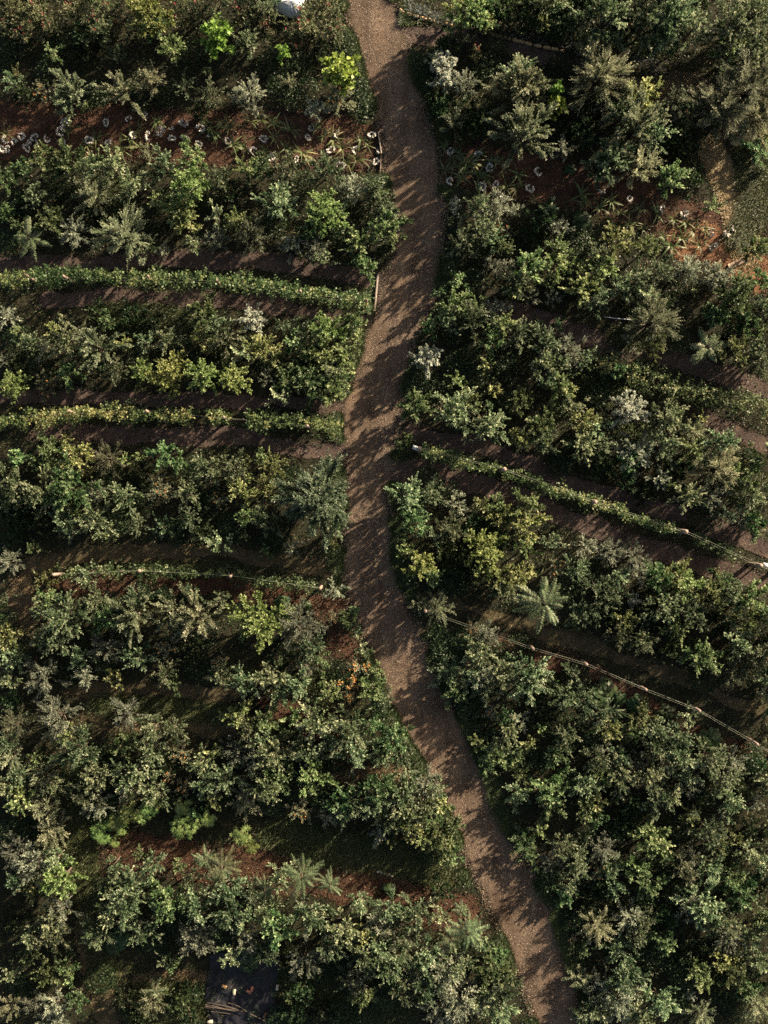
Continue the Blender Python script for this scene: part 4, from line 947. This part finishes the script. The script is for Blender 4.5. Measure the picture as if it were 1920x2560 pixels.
beam('wooden_beam', 'long weathered wooden beam lying along the left path edge', 'beam', at(*T(640, 640, '790 118')[0]), at(*T(640, 640, '768 360')[0]), .085, .10, M_PLANK, .03)
beam('edging_board', 'thin board edging the left white bloom bed at the path', 'board', at(*T(640, 0, '790 860')[0]), at(*T(640, 0, '812 1000')[0]), .05, .16, M_PLANK, 0)
beam('edging_board', 'dark lower edging board below the pale one, left path edge', 'board', at(*T(640, 0, '810 1005')[0]), at(*T(640, 0, '800 1180')[0]), .05, .12, plain('dark board', [(.3, (.05, .035, .028)), (.7, (.10, .07, .055))], scale=15), 0)
beam('weathered_plank', 'broad brown plank on dry red soil near the right edge', 'plank', at(1820, 667), at(1865, 650), .22, .06, plain('brown plank', [(.3, (.11, .075, .055)), (.7, (.22, .155, .115))], scale=20), .05)
M_ROCK = plain('pale sandstone', [(.3, (.24, .16, .085)), (.7, (.44, .31, .17))], scale=9, rough=.85)

def stone(name, label, px, py, w, l, h, ang, mat, seed, group, cat='stone'):
    r = np.random.default_rng(seed); x, y = at(px, py, h)
    n, m = 10, 4
    V = [];
    for i in range(m):
        q = (1.0, 1.06, .98, .78)[i]; z = (-.05, h * .35, h * .8, h)[i]
        for j in range(n):
            a = 6.283 * j / n
            e = (abs(math.cos(a)) ** 3 + abs(math.sin(a)) ** 3) ** (-1 / 3)
            k = q * e * r.uniform(.94, 1.06)
            X, Y = math.cos(a) * k * l / 2, math.sin(a) * k * w / 2
            V.append((X * math.cos(ang) - Y * math.sin(ang), X * math.sin(ang) + Y * math.cos(ang), z + r.normal(0, .006)))
    V.append((0, 0, h * 1.02))
    F = [(i * n + j, i * n + (j + 1) % n, (i + 1) * n + (j + 1) % n, (i + 1) * n + j) for i in range(m - 1) for j in range(n)]
    F += [((m - 1) * n + j, (m - 1) * n + (j + 1) % n, (m - 1) * n + (j + 2) % n, m * n) for j in range(0, n, 2)]
    tag(obj(name, mesh(name, V, F, [mat], smooth=False), loc=(x, y, 0)), label, cat, group)

# stone edging of the top right bed, stone by stone
ed = [np.array(p) for p in [(1002, 24), (1007, 29), (1022, 34), (1040, 39), (1058, 44), (1077, 48), (1122, 59), (1185, 70), (1200, 75), (1212, 78), (1224, 80), (1236, 84), (1250, 89), (1268, 93), (1290, 99), (1305, 102), (1322, 107), (1345, 112), (1368, 117), (1388, 121), (1405, 126)]]
for i, p in enumerate(ed):
    q = ed[min(i + 1, len(ed) - 1)] - ed[max(i - 1, 0)]
    stone('edging_stone', f'{ORD[i]} flat sandstone edging stone counted from the gravel path', p[0], p[1], .13, min(.36, max(.2, np.linalg.norm(q) * .5 * S * .95)), .13, -math.atan2(q[1], q[0]), M_ROCK, 100 + i, 'sandstone edging stones')
M_LIME = plain('whitish stone', [(.3, (.40, .34, .29)), (.7, (.66, .58, .50))], scale=9, rough=.85)
for i, (tx, ty) in enumerate([(790, 672), (812, 680), (836, 684), (858, 692), (880, 702)]):
    px, py = T(640, 1920, f'{tx} {ty}')[0]
    stone('pale_stone', f'{ORD[i]} small pale stone from the left, above red soil', px, py, .10, .15, .07, rs.uniform(0, 3), M_LIME, 140 + i, 'small pale stones')

# grey woolly plants behind the edging
gi = [(1020, 8), (1030, 20), (1044, 24), (1058, 28), (1070, 32), (1084, 36), (1096, 43), (1130, 46), (1148, 42), (1218, 62), (1236, 66), (1262, 76), (1290, 82), (1312, 88), (1335, 94), (1356, 100), (1405, 108), (1425, 114), (1445, 120), (1465, 130), (1580, 145), (1600, 152), (1622, 158), (1640, 166), (1660, 172)]
M_WOOL = leaf_mat('blue grey leaf', (.085, .105, .105), (.155, .18, .18), (.25, .28, .275), rough=.7, hue=.01, vary=.2)
wc, wwood, _, wH = bushy('a', .45, np.random.default_rng(77)); wool = wc.mesh('woolly plant', [M_WOOL]); wstem = wwood.mesh('woolly stem', [BARK])
for i, (px, py) in enumerate(gi):
    x, y = at(px, py, .2); o = obj('woolly_plant', None, loc=(x, y, 0), rz=rs.uniform(0, 6.28)); obj('foliage', wool, o); obj('stem', wstem, o); s_ = rs.uniform(.55, .85); o.scale = (s_, s_, s_ * .9)
    tag(o, f'{ORD[i]} low blue-grey woolly plant behind the stone edging, from the path', 'plant', 'blue-grey woolly plants')

# white ring blooms on the bare soil
M_WHITE = plain('white petal', [(0, (.20, .185, .165)), (.5, (.35, .335, .31)), (1, (.50, .48, .45))], tint=True, rough=.7)
wp = []
for v in range(8):
    r = np.random.default_rng(300 + v); g = Geo()
    n = 42; a = np.linspace(0, 6.283, n) + r.normal(0, .15, n)
    keep = np.cos(a - r.uniform(0, 6.28)) > -1 + (.0, .5, .15, .8, .05, .35, .0, .25)[v]
    a = a[keep]; n = len(a)
    rad = .105 * (1 + .18 * np.sin(2 * a + v) + .12 * np.sin(3 * a))
    P = np.stack([np.cos(a) * rad, np.sin(a) * rad, np.full(n, .16) + r.normal(0, .02, n)], 1)
    for lay in range(3):
        a2 = a + r.normal(0, .7, n); 
        g.leaves(P + r.normal(0, .012, (n, 3)), np.stack([np.cos(a2), np.sin(a2), r.normal(.2, .35, n)], 1), tri_normal(n, r, .35), .075, .055, np.clip(r.normal(.6, .2, n), 0, 1))
    g.tube([[0, 0, 0], [0.01, 0, .08], [.02, .01, .15]], .02, .03, 5, .0)
    wp.append(g.mesh('white bloom', [M_WHITE]))
its = [(bed, *q) for bed, ox, oy, t in BLOOMS for q in T(ox, oy, t)]
lb = labels([('x', b, x, y) for b, x, y in its], lambda k: 'ragged white ring-shaped bloom')
for i, (b, px, py) in enumerate(its):
    x, y = at(px, py, .16); o = obj('white_bloom', wp[i % 8], loc=(x, y, 0), rz=rs.uniform(0, 6.28)); s_ = rs.uniform(.85, 1.25); o.scale = (s_, s_ * rs.uniform(.7, 1.1), s_); o.rotation_euler = (rs.normal(0, .35), rs.normal(0, .35), rs.uniform(0, 6.28))
    tag(o, lb[i], 'flower', 'white ring-shaped blooms')

# strap-leaved clumps
sp = []
for v in range(4):
    r = np.random.default_rng(400 + v); g = Geo(); n = 15
    for j in range(n):
        az = r.uniform(0, 6.283); L = r.uniform(.28, .62); w = r.uniform(.018, .034)
        t = np.linspace(0, 1, 7); up = r.uniform(.5, .95)
        bend = r.normal(0, .5)
        dirx = np.stack([np.cos(az + bend * t), np.sin(az + bend * t)], 1)
        xy = np.cumsum(dirx * (L / 6), 0) * (t[:, None] * .5 + .5) - dirx[:1] * L / 12
        z = .03 + L * up * (t - .85 * t ** 2) * 1.3
        sd = np.stack([-dirx[:, 1], dirx[:, 0]], 1) * (w * (1 - t ** 3 * .85))[:, None]
        V = np.empty((14, 3)); V[0::2, :2] = xy + sd; V[1::2, :2] = xy - sd; V[0::2, 2] = z; V[1::2, 2] = z + .008
        g.add(V, [(2 * k, 2 * k + 1, 2 * k + 3, 2 * k + 2) for k in range(6)], np.full(14, np.clip(r.normal(.5, .22), 0, 1)))
    sp.append(g.mesh('strap plant', [LM['t']]))
its = [(bed, *q) for bed, ox, oy, t in STRAPS for q in T(ox, oy, t)]
lb = labels([('x', b, x, y) for b, x, y in its], lambda k: 'clump of arching strap leaves')
for i, (b, px, py) in enumerate(its):
    x, y = at(px, py, .15); o = obj('strap_leaf_plant', sp[i % 4], loc=(x, y, 0.02), rz=rs.uniform(0, 6.28)); s_ = rs.uniform(.8, 1.25); o.scale = (s_, s_, s_)
    tag(o, lb[i], 'plant', 'strap-leaved clumps')

# white cover at the top edge
def tarpaulin():
    r = np.random.default_rng(9)
    out = [(668, -70), (671, 0), (681, 7), (704, 20), (724, 29), (731, 30), (741, 27), (745, 24), (757, 17), (758, 8), (754, -2), (775, -70)]
    P = np.array([at(px, py, .7) for px, py in out]); c = P.mean(0)
    rings = []
    n = 72
    seg = np.linspace(0, len(P), n, endpoint=False)
    ii = seg.astype(int); f = (seg - ii)[:, None]
    B = P[ii % len(P)] * (1 - f) + P[(ii + 1) % len(P)] * f
    V = []; m = 7
    for k in range(m):
        t = k / (m - 1)
        q = 1.02 - .92 * t ** 1.6
        for j in range(n):
            fold = .05 * math.sin(j * .9) * (1 - t) + .03 * math.sin(j * 2.3 + k)
            p = c + (B[j] - c) * (q + fold * .4)
            z = .12 + .55 * (1 - (1 - t) ** 2.2) + fold * .6
            V.append((p[0], p[1], z))
    V.append((c[0], c[1], .69))
    F = [(k * n + j, k * n + (j + 1) % n, (k + 1) * n + (j + 1) % n, (k + 1) * n + j) for k in range(m - 1) for j in range(n)]
    F += [((m - 1) * n + j, (m - 1) * n + (j + 1) % n, (m - 1) * n + (j + 2) % n, m * n) for j in range(0, n, 2)]
    o = obj('cloth_cover', mesh('cloth_cover', V, F, [plain('white cloth', [(.3, (.36, .39, .45)), (.7, (.47, .50, .56))], scale=3, rough=.6)], smooth=True))
    tag(o, 'white cloth cover with a dark slit among rose bushes at the top edge', 'cover')
    g = Geo(); a = np.array([*at(703, -2, .95), .0]); b = np.array([*at(719, 7, .85), 0])
    t = np.linspace(0, 1, 6)[:, None]; p = a + (b - a) * t; p[:, 2] = [.70, .70, .69, .67, .65, .62]
    g.tube(p, .022, .012, 5)
    obj('slit', g.mesh('slit', [plain('dark seam', [(.3, (.02, .02, .025)), (.7, (.04, .04, .05))], scale=4)]), o)
tarpaulin()

# black plastic sheet with bricks, canes
def sheet():
    n, m = 46, 46
    r = np.random.default_rng(12)
    x0, y0 = at(520, 2385); x1, y1 = at(694, 2572)
    V = []
    for j in range(m + 1):
        for i in range(n + 1):
            u, v = i / n, j / m
            e = .10 * math.sin(7 * v + 1) * (abs(u - .5) * 2) ** 3; e2 = .08 * math.sin(9 * u) * (abs(v - .5) * 2) ** 3
            V.append((x0 + (x1 - x0) * u + e, y0 + (y1 - y0) * v + e2, 0))
    V = np.array(V)
    rid = vnoise(V[:, :2], .35, 31); z = .03 + .10 * (1 - np.abs(2 * rid - 1)) ** 3 + .04 * vnoise(V[:, :2], .16, 32) + .05 * vnoise(V[:, :2], .9, 33)
    V[:, 2] = z
    F = [(j * (n + 1) + i, (j + 1) * (n + 1) + i, (j + 1) * (n + 1) + i + 1, j * (n + 1) + i + 1) for j in range(m) for i in range(n)]
    mm = plain('black plastic', [(.35, (.003, .0035, .007)), (.55, (.008, .008, .013)), (.75, (.028, .023, .023))], rough=.6, scale=1.6, bump=.2, spec=.25)
    tag(obj('plastic_sheet', mesh('plastic_sheet', V, F, [mm], smooth=True)), 'crumpled black plastic sheet on the ground at the bottom left', 'plastic sheet')
sheet()
M_BRICKS = {'o': plain('ochre brick', [(.3, (.26, .15, .065)), (.7, (.36, .23, .11))], scale=14), 'c': plain('cream brick', [(.3, (.27, .25, .19)), (.7, (.38, .35, .28))], scale=14), 'r': plain('red brick', [(.3, (.17, .065, .045)), (.7, (.26, .11, .075))], scale=14)}
def brick(label, px, py, ang, mat):
    x, y = at(px, py, .2); ca, sa = math.cos(ang), math.sin(ang)
    l, w, h, b = .23, .12, .10, .008
    V = []
    for z, q in ((0, b), (b, 0), (h - b, 0), (h, b)):
        for sx, sy in ((-1, -1), (1, -1), (1, 1), (-1, 1)):
            V.append((sx * (l / 2 - q), sy * (w / 2 - q), z))
    F = [(3, 2, 1, 0), (12, 13, 14, 15)] + [(i * 4 + j, i * 4 + (j + 1) % 4, (i + 1) * 4 + (j + 1) % 4, (i + 1) * 4 + j) for i in range(3) for j in range(4)]
    V += [(sx * .075, sy * .028, h - .001) for sx, sy in ((-1, -1), (1, -1), (1, 1), (-1, 1))]
    o = obj('loose_brick', mesh('brick', V[:16], F, [M_BRICKS[mat]]), loc=(x, y, .125), rz=ang)
    tag(o, label, 'brick', 'loose bricks on the black sheet')
def zz(x, y): return 480 + x * 280 / 1659, 2380 + y * 180 / 1066
brick('ochre yellow brick on the black sheet, leftmost of the bricks', *zz(475, 515), -.5, 'o')
brick('cream brick on the black sheet, right of the ochre one', *zz(625, 598), 1.5, 'c')
brick('dull red brick on the black sheet, lying aslant below another', *zz(840, 592), -.55, 'r')
brick('bright red brick standing lengthwise just above the slanted red one', *zz(886, 548), 1.5, 'r')
brick('pale brick at the right edge of the black sheet', *zz(1262, 528), 1.45, 'c')
brick('red brick at the lower right corner of the black sheet', *zz(1080, 940), 1.2, 'r')
brick('cream brick at the bottom edge below the plastic sheet', *zz(268, 1037), 0.05, 'c')
M_CANE = plain('old cane', [(.3, (.035, .027, .023)), (.7, (.075, .058, .048))], scale=25)
can = [((205, 745), (640, 850)), ((200, 790), (600, 872)), ((240, 715), (720, 830)), ((230, 770), (830, 850)), ((300, 840), (600, 880)), ((880, 880), (1090, 985)), ((550, 710), (830, 845)), ((215, 760), (680, 838))]
CANW = ['topmost', 'lowest', 'longest', 'straightest', 'shortest', 'lone', 'crossing', 'middle']
desc_c = ['thin brown cane, upper left of the bundle on the black sheet', 'brown cane at the lower side of the bundle on the sheet', 'thick brown cane along the top of the bundle on the sheet', 'longest brown cane through the middle of the bundle on the sheet', 'short pale cane lying just below the cane bundle', 'lone cane near the lower right corner of the black sheet', 'thin cane slanting across the sheet above the bundle', 'brown cane in the heart of the bundle on the sheet']
for i, (a, b) in enumerate(can):
    beam('wooden_cane', desc_c[i], 'cane', at(*zz(*a)), at(*zz(*b)), .022 + .02 * (i % 3 == 2), .02, M_CANE, .20 + .012 * i, 'canes on the black sheet', 10, rs.normal(0, .03))

# pale bare branch lying out of the bush on the right
g = Geo(); p0 = T(1280, 640, '598 394')[0]; p1 = T(1280, 640, '670 404')[0]; p2 = T(1280, 640, '760 412')[0]
g.tube([[*at(*p0, .7), .7], [*at(*p1, .8), .8], [*at(*p2, .6), .6], [*at(p2[0] + 40, p2[1] + 8, .02), -.02]], .016, .03, 6)
tag(obj('bare_branch', g.mesh('bare_branch', [M_PALE])), 'pale bare branch sticking out left of a dusty bush', 'branch')
